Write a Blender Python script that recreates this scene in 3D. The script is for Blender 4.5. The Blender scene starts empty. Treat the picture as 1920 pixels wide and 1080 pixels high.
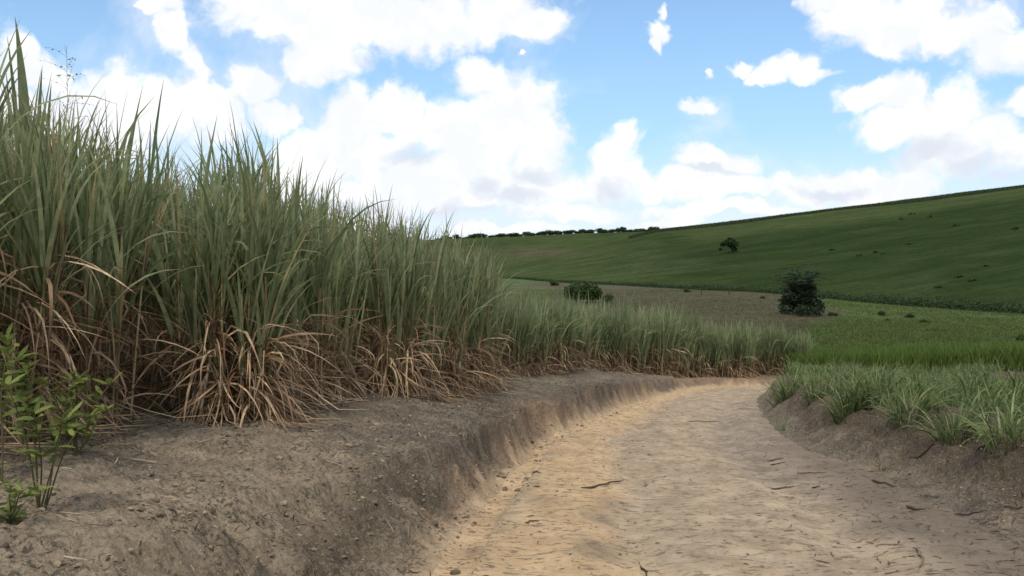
import bpy, math, numpy as np
R = math.radians
rng = np.random.default_rng(7)
sc = bpy.context.scene
COL = sc.collection

# ------------------------------------------------------------------ camera constants (1920 x 1080 photo)
F = 1844.0
HY = 480.0            # horizon row in the photo

# ------------------------------------------------------------------ noise
def _h(ix, iy, seed):
    n = (ix.astype(np.int64) * 374761393 + iy.astype(np.int64) * 668265263 + seed * 974634757) & 0xFFFFFFFF
    n = ((n ^ (n >> 13)) * 1274126177) & 0xFFFFFFFF
    n = ((n ^ (n >> 16)) * 2246822519) & 0xFFFFFFFF
    n = n ^ (n >> 15)
    return (n & 0xFFFFFF).astype(np.float64) / 0xFFFFFF * 2 - 1

def vnoise(x, y, seed=0):
    xf = np.floor(x); yf = np.floor(y)
    ix = xf.astype(np.int64); iy = yf.astype(np.int64)
    fx = x - xf; fy = y - yf
    sx = fx * fx * fx * (fx * (fx * 6 - 15) + 10); sy = fy * fy * fy * (fy * (fy * 6 - 15) + 10)
    a = _h(ix, iy, seed); b = _h(ix + 1, iy, seed); c = _h(ix, iy + 1, seed); d = _h(ix + 1, iy + 1, seed)
    return (a + (b - a) * sx) * (1 - sy) + (c + (d - c) * sx) * sy

def fbm(x, y, scale, octaves=3, seed=0, gain=0.5):
    v = 0; amp = 1.0; f = 1.0 / scale; tot = 0
    for k in range(octaves):
        ang = 0.6 * k + 0.3
        xr = x * math.cos(ang) - y * math.sin(ang); yr = x * math.sin(ang) + y * math.cos(ang)
        v = v + amp * vnoise(xr * f + 17.3 * k, yr * f - 9.1 * k, seed + k); tot += amp
        amp *= gain; f *= 2.03
    return v / tot

def sstep(a, b, x):
    t = np.clip((x - a) / (b - a), 0, 1)
    return t * t * (3 - 2 * t)

# ------------------------------------------------------------------ road and terrain
road_pts = np.array([  # x, y, half width
    (1.2, -40, 2.4), (1.3, -5, 2.4), (1.62, 5, 2.4), (1.75, 7.3, 2.35), (2.05, 10, 2.45), (2.4, 13, 2.4),
    (2.75, 17.4, 2.25), (3.7, 22, 2.05), (4.85, 27, 1.9), (6.2, 32, 1.75), (7.8, 37, 1.7), (9.4, 40.8, 1.7),
    (11.4, 43.3, 1.7), (13.6, 43.9, 1.7), (15.6, 43.0, 1.7), (18.2, 40.2, 1.7), (21.5, 36.6, 1.7), (28, 33, 1.7), (60, 28, 1.7)])

def _dens(p, n=8):
    t = np.arange(len(p)); tt = np.linspace(0, len(p) - 1, (len(p) - 1) * n + 1)
    out = []
    for k in range(3):
        m = np.gradient(p[:, k]); i = np.clip(tt.astype(int), 0, len(p) - 2); f = tt - i
        h00 = 2*f**3-3*f**2+1; h10 = f**3-2*f**2+f; h01 = -2*f**3+3*f**2; h11 = f**3-f**2
        out.append(h00*p[i, k] + h10*m[i] + h01*p[i+1, k] + h11*m[i+1])
    return np.stack(out, 1)
RD = _dens(road_pts, 4)

def road_dist(x, y):
    """distance outside the road edge (negative on the road) and side (-1 left, +1 right)."""
    best = np.full(x.shape, 1e9); side = np.ones(x.shape); cross_pos = np.zeros(x.shape)
    for i in range(len(RD) - 1):
        ax, ay, aw = RD[i]; bx, by, bw = RD[i + 1]
        dx, dy = bx - ax, by - ay; L2 = dx * dx + dy * dy
        t = np.clip(((x - ax) * dx + (y - ay) * dy) / L2, 0, 1)
        ex = x - (ax + t * dx); ey = y - (ay + t * dy)
        d = np.sqrt(ex * ex + ey * ey) - (aw + t * (bw - aw))
        s = np.sign(dx * ey - dy * ex)   # + left
        m = d < best
        best = np.where(m, d, best); side = np.where(m, np.where(s >= 0, -1.0, 1.0), side)
    return best, side

def uk(px): return (np.asarray(px, float) - 960) / F
KU = uk([300, 700, 960, 1080, 1230, 1400, 1600, 1760, 1920, 2400])
K_FY = np.array([330, 300, 262, 235, 212, 190, 163, 146, 132, 120.])     # foot of the hill, distance
K_FP = np.array([516, 518, 522, 530, 539, 547, 566, 578, 587, 600.])     # its row in the photo
K_RY = np.array([430, 430, 425, 425, 420, 415, 410, 405, 400, 390.])     # ridge of the near hill
K_RP = np.array([520, 514, 497, 466, 433, 415, 390, 371, 350, 300.])
K_BP = np.array([462, 455, 442.5, 437, 434, 440, 455, 470, 480, 480.])   # far ridge row
FARY = 800.0

def base_height(x, y):
    """large-scale ground without the road cut."""
    yy = np.maximum(y, 0.5)
    u = np.clip(x / yy, -0.9, 0.9)
    near = -1.7 - 0.092 * y
    k = sstep(40, 66, y)
    flat = -7.0 + 0.35 * fbm(x, y, 30, 2, 5)
    z = near * (1 - k) + flat * k
    fy = np.interp(u, KU, K_FY); fz = -(np.interp(u, KU, K_FP) - HY) / F * fy
    ry = np.interp(u, KU, K_RY); rz = (HY - np.interp(u, KU, K_RP)) / F * ry
    bz = (HY - np.interp(u, KU, K_BP)) / F * FARY
    k2 = sstep(75, 1.0, (fy - y) / 1.0 * 1.0)
    z = z * (1 - k2) + fz * k2
    t = np.clip((y - fy) / (ry - fy), 0, 1)
    g = 1 - (1 - t) ** 1.22
    hill = fz + (rz - fz) * g
    z = np.where(y > fy, hill, z)
    dip = np.minimum(rz - 8, 2.0)
    t2 = sstep(0, 1, (y - ry) / 150)
    z = np.where(y > ry, rz + (dip - rz) * t2, z)
    t3 = np.clip((y - (ry + 150)) / (FARY - ry - 150), 0, 1)
    z = np.where(y > ry + 150, dip + (bz - dip) * (1 - (1 - t3) ** 1.4), z)
    z = np.where(y > FARY, bz - (y - FARY) * 0.06, z)
    z = z + np.where(y > 90, sstep(90, 200, y) * 0.5 * fbm(x, y, 45, 3, 9), 0)
    return z

def terrain(x, y, detail=True):
    """returns height, d, side, and masks."""
    x = np.asarray(x, float); y = np.asarray(y, float)
    z = base_height(x, y)
    d, side = road_dist(x, y)
    nearm = y < 70
    wob = 0.36 * fbm(x, y, 1.3, 3, 21) + 0.13 * fbm(x, y, 0.32, 3, 23)
    dd = d + wob * sstep(-0.25, 0.5, d) * 1.0
    # left bank
    wface = 0.42 + 1.0 * sstep(12, 5.5, y) + 0.25 * fbm(x, y, 3.0, 2, 31)
    wface = np.maximum(wface, 0.25)
    Hl = 0.55 + 0.10 * fbm(x, y, 4.0, 2, 33) - 0.25 * sstep(32, 44, y)
    face = np.clip(dd / wface, 0, 1)
    face = 0.35 * face + 0.65 * face ** 2.4
    slope = 0.16 * (1 - 0.6 * sstep(28, 45, y))
    left = Hl * face + slope * np.clip(dd - wface, 0, 14)
    left -= 0.04 * np.exp(-((d + 0.15) / 0.18) ** 2) * (y < 40)
    # right bank
    wr = 1.5 - 0.5 * sstep(16, 30, y)
    Hr = 0.70 + 0.18 * fbm(x, y, 3.0, 2, 41) - 0.15 * sstep(25, 42, y)
    fr = sstep(0, 1, dd / wr)
    back = 1 - 0.75 * sstep(wr + 0.6, wr + 6, dd)
    right = (Hr * fr + 0.20 * fbm(x, y, 0.7, 3, 43) * sstep(0.1, 0.7, dd)) * back
    pk = sstep(0.12, 0.42, fbm(x, y, 0.9, 3, 45)) * np.exp(-((dd - wface * 0.75) / (0.35 * wface + 0.12)) ** 2) * sstep(30, 16, y)
    left = left - 0.17 * pk
    fade = 1 - sstep(46, 62, y)
    bank = np.where(side < 0, left, right) * np.where(d > -0.3, 1, 0) * fade
    z = z + bank
    if detail:
        out = sstep(-0.05, 0.35, d)
        am = np.where(nearm, 1.0, 0.0)
        facem = np.exp(-((dd - 0.3) / 0.45) ** 2)
        rough = 0.085 * fbm(x, y, 0.45, 4, 51, 0.62) + 0.034 * (1 - np.abs(fbm(x, y, 0.13, 2, 53)) * 2)
        rough = rough + facem * (side < 0) * 0.09 * fbm(x, y, 0.22, 3, 61, 0.65)
        z = z + am * out * rough
        onroad = (1 - out) * am
        across = d
        z = z + onroad * (0.035 * fbm(x, y * 0.7, 0.55, 4, 55, 0.6) + 0.020 * fbm(x * 0.45, y, 0.12, 3, 57, 0.6))
        # shallow wheel ruts
        tr = np.interp(y, RD[:52, 1], RD[:52, 0])
        for off in (-0.85, 0.95):
            z = z - onroad * 0.05 * np.exp(-((x - tr - off + 0.15 * fbm(x, y, 3.0, 2, 58)) / 0.28) ** 2)
    return z, d, side

def height(x, y):
    return terrain(np.atleast_1d(np.asarray(x, float)), np.atleast_1d(np.asarray(y, float)))[0]

_YS = np.exp(np.linspace(math.log(3.2), math.log(1200), 5000))
def pick(px, py, dy=0.0):
    """the point of the ground that the photo shows at a pixel."""
    u = (px - 960) / F; v = (HY - py) / F
    z = terrain(u * _YS, _YS, detail=False)[0]
    hit = np.nonzero(z >= v * _YS)[0]
    i = hit[0] if len(hit) else len(_YS) - 1
    Y = _YS[i] + dy
    return u * Y, Y, float(height(u * Y, Y)[0])

# ------------------------------------------------------------------ mesh helpers
def mesh_from(name, verts, faces, attrs=None, mat=None, smooth=True, tri=False):
    """faces: (n,4) or (n,3) int array"""
    me = bpy.data.meshes.new(name)
    verts = np.asarray(verts, np.float32); faces = np.asarray(faces, np.int32)
    k = faces.shape[1]; n = len(faces)
    me.vertices.add(len(verts)); me.vertices.foreach_set('co', verts.ravel())
    me.loops.add(n * k); me.loops.foreach_set('vertex_index', faces.ravel())
    me.polygons.add(n); me.polygons.foreach_set('loop_start', np.arange(0, n * k, k, dtype=np.int32))
    me.polygons.foreach_set('loop_total', np.full(n, k, np.int32))
    me.polygons.foreach_set('use_smooth', np.full(n, smooth, bool))
    for an, av in (attrs or {}).items():
        a = me.attributes.new(an, 'FLOAT', 'POINT'); a.data.foreach_set('value', np.asarray(av, np.float32).ravel())
    if mat: me.materials.append(mat)
    me.update(calc_edges=True); me.validate()
    return me

def obj(name, me, parent=None, loc=(0, 0, 0)):
    o = bpy.data.objects.new(name, me); COL.objects.link(o); o.location = loc
    if parent: o.parent = parent
    return o

def tag(o, label=None, cat=None, group=None, kind=None):
    if label: o['label'] = label
    if cat: o['category'] = cat
    if group: o['group'] = group
    if kind: o['kind'] = kind
    return o

def thing(name, label, cat, loc, rz=0, scale=(1, 1, 1), group=None):
    e = bpy.data.objects.new(name, None); COL.objects.link(e)
    e.empty_display_size = 0.2
    e.location = loc; e.rotation_euler = (0, 0, rz); e.scale = scale
    return tag(e, label, cat, group)

def copy_tree(src, loc, rz, scale, label, cat, group=None):
    r = src.copy(); COL.objects.link(r)
    r.location = loc; r.rotation_euler = (0, 0, rz); r.scale = scale
    r['label'] = label; r['category'] = cat
    if group: r['group'] = group
    elif 'group' in r: del r['group']
    for ch in list(src.children):
        if ch.name.startswith('spear_leaf'): continue
        c = ch.copy(); COL.objects.link(c); c.parent = r
    return r

class Bag:
    """collects pieces of mesh for ONE object"""
    def __init__(s): s.v = []; s.f = []; s.a = {}; s.n = 0
    def add(s, v, f, **attrs):
        s.v.append(v); s.f.append(f + s.n); s.n += len(v)
        for k, a in attrs.items(): s.a.setdefault(k, []).append(a)
    def mesh(s, name, mat, smooth=True):
        return mesh_from(name, np.concatenate(s.v), np.concatenate(s.f), {k: np.concatenate(a) for k, a in s.a.items()}, mat, smooth)

def blades(P, az, lean, L, W, droop, segs=6, p=1.5, fold=0.0, roll=None, zmin=None, kink=None, shape='grass', tint=None):
    """strips of leaf: returns verts, quads, along, tint"""
    n = len(P); S = segs + 1
    t = np.linspace(0, 1, S)
    th = lean[:, None] + droop[:, None] * t[None, :] ** p
    if kink is not None:  # sudden bend part way
        th = th + kink[:, None] * (t[None, :] > rng.uniform(0.35, 0.7, n)[:, None])
    aw = az[:, None] + (rng.normal(0, 0.25, n))[:, None] * t[None, :]
    step = (L / segs)[:, None]
    dx = np.sin(th) * np.cos(aw); dy = np.sin(th) * np.sin(aw); dz = np.cos(th)
    pos = np.zeros((n, S, 3)); pos[:, 0] = P
    for a, comp in enumerate((dx, dy, dz)):
        pos[:, 1:, a] = P[:, a:a+1] + np.cumsum(0.5 * (comp[:, 1:] + comp[:, :-1]) * step, axis=1)
    if zmin is not None: pos[..., 2] = np.maximum(pos[..., 2], zmin + rng.uniform(0, 0.03, (n, 1)))
    tan = np.stack([dx, dy, dz], -1)
    side = np.stack([-np.sin(aw), np.cos(aw), np.zeros_like(aw)], -1)
    nor = np.cross(tan, side)
    r = (rng.normal(0, 0.5, n) if roll is None else roll)[:, None] + rng.normal(0, 0.6, n)[:, None] * t[None, :]
    sd = side * np.cos(r)[..., None] + nor * np.sin(r)[..., None]
    nn = -side * np.sin(r)[..., None] + nor * np.cos(r)[..., None]
    if shape == 'grass': prof = (0.5 + 0.5 * np.clip(t / 0.22, 0, 1)) * np.clip(1 - t ** 2.4, 0.03, 1)
    elif shape == 'leaf': prof = np.sin(np.pi * np.clip(t, 0.02, 0.985) ** 0.8) ** 0.8
    else: prof = np.full_like(t, 1.0)
    w = (W[:, None] * prof[None, :] * 0.5)[..., None]
    tt = np.broadcast_to(t, (n, S))
    ti = np.broadcast_to((rng.uniform(0, 1, n) if tint is None else tint)[:, None], (n, S))
    if fold > 0:
        v = np.stack([pos - sd * w, pos - nn * w * fold, pos + sd * w], 2); K = 3
    else:
        v = np.stack([pos - sd * w, pos + sd * w], 2); K = 2
    idx = np.arange(n * S * K).reshape(n, S, K)
    q = []
    for k in range(K - 1):
        q.append(np.stack([idx[:, :-1, k], idx[:, :-1, k+1], idx[:, 1:, k+1], idx[:, 1:, k]], -1).reshape(-1, 4))
    al = np.repeat(tt.reshape(n, S, 1), K, 2).ravel(); tn = np.repeat(ti.reshape(n, S, 1), K, 2).ravel()
    return v.reshape(-1, 3), np.concatenate(q), al, tn

def tubes(paths, radii, sides=5):
    """paths (n,S,3), radii (n,S)"""
    paths = np.asarray(paths, float); radii = np.asarray(radii, float)
    n, S, _ = paths.shape
    tan = np.gradient(paths, axis=1); tan /= np.linalg.norm(tan, axis=-1, keepdims=True) + 1e-9
    ref = np.where(np.abs(tan[..., 2:3]) > 0.9, np.array([1., 0, 0]), np.array([0, 0, 1.]))
    a = np.cross(tan, ref); a /= np.linalg.norm(a, axis=-1, keepdims=True) + 1e-9
    b = np.cross(tan, a)
    ang = np.linspace(0, 2 * np.pi, sides, endpoint=False)
    v = paths[:, :, None, :] + radii[:, :, None, None] * (a[:, :, None, :] * np.cos(ang)[None, None, :, None] + b[:, :, None, :] * np.sin(ang)[None, None, :, None])
    idx = np.arange(n * S * sides).reshape(n, S, sides)
    nx = np.roll(idx, -1, axis=2)
    f = np.stack([idx[:, :-1], nx[:, :-1], nx[:, 1:], idx[:, 1:]], -1).reshape(-1, 4)
    # close ends with a fan-like quad for even small rings (degenerate-free: collapse by tiny radius instead)
    return v.reshape(-1, 3), f

def leafcards(C, size, tint=None, flat=0.35):
    """random small leaf-shaped quads at centres C"""
    n = len(C)
    a = rng.normal(0, 1, (n, 3)); a[:, 2] *= 0.7; a /= np.linalg.norm(a, axis=1, keepdims=True)
    b = rng.normal(0, 1, (n, 3)); b -= a * (a * b).sum(1, keepdims=True); b /= np.linalg.norm(b, axis=1, keepdims=True)
    s = (size * rng.uniform(0.6, 1.4, n))[:, None]
    w = s * rng.uniform(0.3, 0.6, n)[:, None]
    v = np.stack([C - a * s, C + b * w * 0.9 - a * s * 0.1, C + a * s, C - b * w - a * s * 0.1], 1)
    f = np.arange(n * 4).reshape(n, 4)
    ti = np.repeat(rng.uniform(0, 1, n) if tint is None else tint, 4)
    return v.reshape(-1, 3), f, ti

# ------------------------------------------------------------------ materials
def new_mat(name):
    m = bpy.data.materials.new(name); m.use_nodes = True
    nt = m.node_tree; nt.nodes.clear()
    return m, nt
def nd(nt, typ, **kw):
    n = nt.nodes.new(typ)
    for k, v in kw.items():
        if k.startswith('i_'): n.inputs[k[2:].replace('_', ' ')].default_value = v
        else: setattr(n, k, v)
    return n
def mixc(nt, fac, a, b, blend='MIX'):
    n = nt.nodes.new('ShaderNodeMix'); n.data_type = 'RGBA'; n.blend_type = blend
    for sock, val in ((n.inputs[0], fac), (n.inputs[6], a), (n.inputs[7], b)):
        if isinstance(val, bpy.types.NodeSocket): nt.links.new(val, sock)
        elif isinstance(val, (int, float)): sock.default_value = val
        else: sock.default_value = (*val, 1)
    return n.outputs[2]
def mth(nt, op, a, b=None, c=None, clamp=False):
    n = nt.nodes.new('ShaderNodeMath'); n.operation = op; n.use_clamp = clamp
    for i, val in enumerate((a, b, c)):
        if val is None: continue
        if isinstance(val, bpy.types.NodeSocket): nt.links.new(val, n.inputs[i])
        else: n.inputs[i].default_value = val
    return n.outputs[0]
def mrange(nt, v, a, b, c=0, d=1, smooth=True):
    n = nt.nodes.new('ShaderNodeMapRange'); n.interpolation_type = 'SMOOTHSTEP' if smooth else 'LINEAR'; n.clamp = True
    nt.links.new(v, n.inputs[0])
    for i, x in zip((1, 2, 3, 4), (a, b, c, d)): n.inputs[i].default_value = x
    return n.outputs[0]
def attr(nt, name):
    n = nt.nodes.new('ShaderNodeAttribute'); n.attribute_name = name; return n.outputs['Fac']
def objco(nt): return nt.nodes.new('ShaderNodeTexCoord').outputs['Object']
def noise(nt, co, scale, detail=4, rough=0.55, dist=0.0, out='Fac', sc3=None):
    n = nt.nodes.new('ShaderNodeTexNoise'); n.inputs['Scale'].default_value = scale; n.inputs['Detail'].default_value = detail
    n.inputs['Roughness'].default_value = rough; n.inputs['Distortion'].default_value = dist
    if sc3 is not None:
        m = nt.nodes.new('ShaderNodeMapping'); nt.links.new(co, m.inputs[0]); m.inputs['Scale'].default_value = sc3[0:3]
        if len(sc3) > 3: m.inputs['Rotation'].default_value = (0, 0, sc3[3])
        co = m.outputs[0]
    nt.links.new(co, n.inputs['Vector'])
    return n.outputs[out]

def leaf_mat(name, c1, c2, tip=None, trans=0.3, rough=0.6, spec=0.10, objvar=0.25, base=None, old=None):
    m, nt = new_mat(name)
    col = mixc(nt, attr(nt, 'tint'), c1, c2)
    if old is not None: col = mixc(nt, mrange(nt, attr(nt, 'tint'), 0.93, 0.95), col, old)
    oi = nt.nodes.new('ShaderNodeObjectInfo').outputs['Random']
    hsv = nt.nodes.new('ShaderNodeHueSaturation')
    nt.links.new(mrange(nt, oi, 0, 1, 1 - objvar, 1 + objvar, False), hsv.inputs['Value'])
    if base is not None: col = mixc(nt, mrange(nt, attr(nt, 'along'), 0.22, 0.0), col, base)
    if tip is not None: col = mixc(nt, mrange(nt, attr(nt, 'along'), 0.72, 1.0, 0, 0.8), col, tip)
    nt.links.new(col, hsv.inputs['Color'])
    # streaky wear along leaves
    nz = noise(nt, objco(nt), 9, 3, 0.6)
    col = mixc(nt, mrange(nt, nz, 0.35, 0.7, 0, 0.45), hsv.outputs[0], tuple(0.72 * x for x in c1))
    bs = nt.nodes.new('ShaderNodeBsdfPrincipled'); nt.links.new(col, bs.inputs['Base Color'])
    bs.inputs['Roughness'].default_value = rough; bs.inputs['Specular IOR Level'].default_value = spec
    out = nt.nodes.new('ShaderNodeOutputMaterial')
    if trans > 0:
        tr = nt.nodes.new('ShaderNodeBsdfTranslucent'); nt.links.new(col, tr.inputs['Color'])
        mx = nt.nodes.new('ShaderNodeMixShader'); mx.inputs[0].default_value = trans
        nt.links.new(bs.outputs[0], mx.inputs[1]); nt.links.new(tr.outputs[0], mx.inputs[2]); nt.links.new(mx.outputs[0], out.inputs[0])
    else: nt.links.new(bs.outputs[0], out.inputs[0])
    return m

M_CANE = leaf_mat('cane_leaf', (0.118, 0.162, 0.068), (0.410, 0.445, 0.240), tip=(0.32, 0.29, 0.15), trans=0.5, base=(0.26, 0.26, 0.11), old=(0.46, 0.35, 0.18))
M_YCANE = leaf_mat('young_cane_leaf', (0.120, 0.165, 0.070), (0.350, 0.390, 0.205), tip=(0.30, 0.30, 0.15), trans=0.5, base=(0.18, 0.165, 0.07), old=(0.38, 0.29, 0.17))
M_DRY = leaf_mat('dry_leaf', (0.135, 0.072, 0.038), (0.62, 0.45, 0.28), trans=0.15, rough=0.8, spec=0.1, objvar=0.15)
M_STEM = leaf_mat('cane_stem', (0.16, 0.115, 0.06), (0.40, 0.31, 0.18), trans=0, rough=0.6, objvar=0.15)
M_GRASS = leaf_mat('verge_grass', (0.056, 0.100, 0.027), (0.36, 0.41, 0.18), tip=(0.33, 0.33, 0.19), trans=0.4, base=(0.08, 0.09, 0.04))
M_FIELD = leaf_mat('field_grass', (0.065, 0.110, 0.022), (0.130, 0.185, 0.042), trans=0.25, base=(0.085, 0.08, 0.035))
M_MEADOW = leaf_mat('meadow_grass', (0.078, 0.108, 0.030), (0.108, 0.138, 0.041), trans=0.3, objvar=0)
M_BROWN = leaf_mat('dry_meadow_grass', (0.078, 0.076, 0.036), (0.098, 0.090, 0.045), trans=0.3, objvar=0)
M_HILLC = leaf_mat('hill_crop', (0.034, 0.052, 0.020), (0.055, 0.075, 0.030), trans=0.2)
M_TREE = leaf_mat('tree_leaf', (0.022, 0.040, 0.016), (0.055, 0.082, 0.030), trans=0.15, objvar=0.2)
M_SHRUB = leaf_mat('shrub_leaf', (0.040, 0.070, 0.020), (0.085, 0.120, 0.035), trans=0.2, objvar=0.2)
M_PALM = leaf_mat('palm_leaf', (0.020, 0.034, 0.016), (0.050, 0.070, 0.034), trans=0.1, objvar=0.1)
M_WEED = leaf_mat('weed_leaf', (0.100, 0.140, 0.034), (0.26, 0.29, 0.08), trans=0.35, objvar=0.15)
M_WSTEM = leaf_mat('weed_stem', (0.10, 0.09, 0.05), (0.16, 0.14, 0.07), trans=0)
M_BARK = leaf_mat('bark', (0.03, 0.026, 0.02), (0.06, 0.05, 0.037), trans=0, rough=0.9, spec=0.1)
M_TWIG = leaf_mat('twig_bark', (0.06, 0.042, 0.03), (0.14, 0.10, 0.07), trans=0, rough=0.9, spec=0.1, objvar=0.35)
M_STRAW = leaf_mat('straw', (0.17, 0.13, 0.085), (0.40, 0.33, 0.23), trans=0.1, rough=0.8)
M_RCLOD = leaf_mat('road_clod', (0.20, 0.15, 0.10), (0.42, 0.32, 0.21), trans=0, rough=0.95, spec=0.05)
M_CLOD = leaf_mat('clod', (0.10, 0.078, 0.055), (0.30, 0.235, 0.16), trans=0, rough=0.95, spec=0.05)

def soil_bump(nt, bs, co, strength=1.0, dist=0.035):
    h = mth(nt, 'ADD', noise(nt, co, 14, 6, 0.65), mth(nt, 'MULTIPLY', noise(nt, co, 55, 4, 0.7), 0.5))
    b = nt.nodes.new('ShaderNodeBump'); b.inputs['Strength'].default_value = strength; b.inputs['Distance'].default_value = dist
    nt.links.new(h, b.inputs['Height']); nt.links.new(b.outputs[0], bs.inputs['Normal'])

def ground_mat():
    m, nt = new_mat('earth'); co = objco(nt)
    n1 = noise(nt, co, 0.55, 4, 0.6); n2 = noise(nt, co, 3.2, 6, 0.65); n3 = noise(nt, co, 22, 5, 0.7); n4 = noise(nt, co, 75, 3, 0.7)
    grey = mixc(nt, mrange(nt, n2, 0.3, 0.7), (0.100, 0.080, 0.060), (0.205, 0.168, 0.124))
    tan = mixc(nt, mrange(nt, n2, 0.3, 0.7), (0.19, 0.145, 0.095), (0.34, 0.265, 0.18))
    col = mixc(nt, mrange(nt, mth(nt, 'ADD', n1, mth(nt, 'MULTIPLY', attr(nt, 'tan'), 0.5)), 0.48, 0.8), grey, tan)
    col = mixc(nt, attr(nt, 'clay'), col, mixc(nt, n2, (0.24, 0.145, 0.085), (0.38, 0.25, 0.15)))
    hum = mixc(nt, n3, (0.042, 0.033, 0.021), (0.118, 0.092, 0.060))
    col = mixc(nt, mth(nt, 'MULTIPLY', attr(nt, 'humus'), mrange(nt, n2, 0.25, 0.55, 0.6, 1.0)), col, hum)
    # crumbs: dark and pale specks
    n5 = noise(nt, co, 30, 4, 0.6, sc3=(1, 1, 0.35))
    pat = mrange(nt, noise(nt, co, 1.1, 4, 0.6), 0.38, 0.62, 0.25, 1.0)
    pat2 = mrange(nt, noise(nt, co, 1.6, 3, 0.6, sc3=(1, 1.3, 1, 0.8)), 0.40, 0.64, 0.25, 1.0)
    col = mixc(nt, mth(nt, 'MULTIPLY', mth(nt, 'MULTIPLY', pat, mth(nt, 'SUBTRACT', 1.0, mth(nt, 'MULTIPLY', attr(nt, 'humus'), 0.7))), mrange(nt, n3, 0.52, 0.61, 0, 0.8)), col, (0.28, 0.23, 0.165))
    col = mixc(nt, mth(nt, 'MULTIPLY', pat2, mrange(nt, n5, 0.52, 0.40, 0, 0.85)), col, (0.058, 0.047, 0.037))
    col = mixc(nt, mrange(nt, n3, 0.46, 0.36, 0, 0.7), col, (0.065, 0.053, 0.042))
    col = mixc(nt, mrange(nt, n4, 0.56, 0.68, 0, 0.6), col, (0.40, 0.34, 0.25))
    col = mixc(nt, mth(nt, 'MULTIPLY', attr(nt, 'sandy'), mrange(nt, n3, 0.36, 0.5, 0.45, 1)), col, mixc(nt, mrange(nt, n2, 0.3, 0.7), (0.36, 0.25, 0.15), (0.52, 0.385, 0.24)))
    # fields
    f1 = noise(nt, co, 0.035, 5, 0.6); f2 = noise(nt, co, 0.35, 5, 0.65, sc3=(0.35, 1, 1))
    green = mixc(nt, mrange(nt, f2, 0.3, 0.7), (0.055, 0.084, 0.023), (0.088, 0.117, 0.036))
    brown = mixc(nt, mrange(nt, f2, 0.3, 0.7), (0.064, 0.061, 0.031), (0.092, 0.080, 0.044))
    fld = mixc(nt, mrange(nt, mth(nt, 'ADD', attr(nt, 'brown'), mth(nt, 'MULTIPLY', mth(nt, 'SUBTRACT', f1, 0.5), 0.9)), 0.35, 0.65), green, brown)
    col = mixc(nt, attr(nt, 'field'), col, fld)
    bs = nd(nt, 'ShaderNodeBsdfPrincipled'); nt.links.new(col, bs.inputs['Base Color']); bs.inputs['Roughness'].default_value = 0.95
    bs.inputs['Specular IOR Level'].default_value = 0.08
    soil_bump(nt, bs, co)
    o = nd(nt, 'ShaderNodeOutputMaterial'); nt.links.new(bs.outputs[0], o.inputs[0]); return m

def road_mat():
    m, nt = new_mat('sandy_track'); co = objco(nt)
    n1 = noise(nt, co, 0.5, 4, 0.6, 0.4); n2 = noise(nt, co, 2.6, 6, 0.65, sc3=(1.0, 0.6, 1)); n3 = noise(nt, co, 14, 5, 0.7, sc3=(0.55, 1, 1)); n4 = noise(nt, co, 60, 3, 0.7)
    sand = mixc(nt, mrange(nt, n2, 0.3, 0.7), (0.30, 0.225, 0.150), (0.48, 0.370, 0.250))
    ochre = mixc(nt, mrange(nt, n2, 0.3, 0.7), (0.43, 0.29, 0.160), (0.58, 0.415, 0.24))
    grey = mixc(nt, mrange(nt, n2, 0.3, 0.7), (0.19, 0.15, 0.112), (0.345, 0.28, 0.212))
    col = mixc(nt, mrange(nt, mth(nt, 'ADD', attr(nt, 'ochre'), mth(nt, 'SUBTRACT', n1, 0.5)), 0.35, 0.85), sand, ochre)
    col = mixc(nt, mrange(nt, mth(nt, 'ADD', attr(nt, 'grey'), mth(nt, 'MULTIPLY', mth(nt, 'SUBTRACT', n1, 0.5), 1.2)), 0.3, 0.8, 0, 0.85), col, grey)
    dirt = mixc(nt, n3, (0.09, 0.07, 0.052), (0.19, 0.15, 0.11))
    col = mixc(nt, mth(nt, 'MULTIPLY', mrange(nt, mth(nt, 'ADD', attr(nt, 'litter'), n2), 0.72, 1.15), mrange(nt, n3, 0.35, 0.6, 0.3, 1)), col, dirt)
    col = mixc(nt, mrange(nt, n3, 0.48, 0.39, 0, 0.8), col, (0.17, 0.13, 0.09))
    col = mixc(nt, mrange(nt, n4, 0.6, 0.74, 0, 0.4), col, (0.58, 0.48, 0.34))
    bs = nd(nt, 'ShaderNodeBsdfPrincipled'); nt.links.new(col, bs.inputs['Base Color']); bs.inputs['Roughness'].default_value = 0.95
    bs.inputs['Specular IOR Level'].default_value = 0.08
    soil_bump(nt, bs, co, 0.9, 0.03)
    o = nd(nt, 'ShaderNodeOutputMaterial'); nt.links.new(bs.outputs[0], o.inputs[0]); return m

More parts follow.
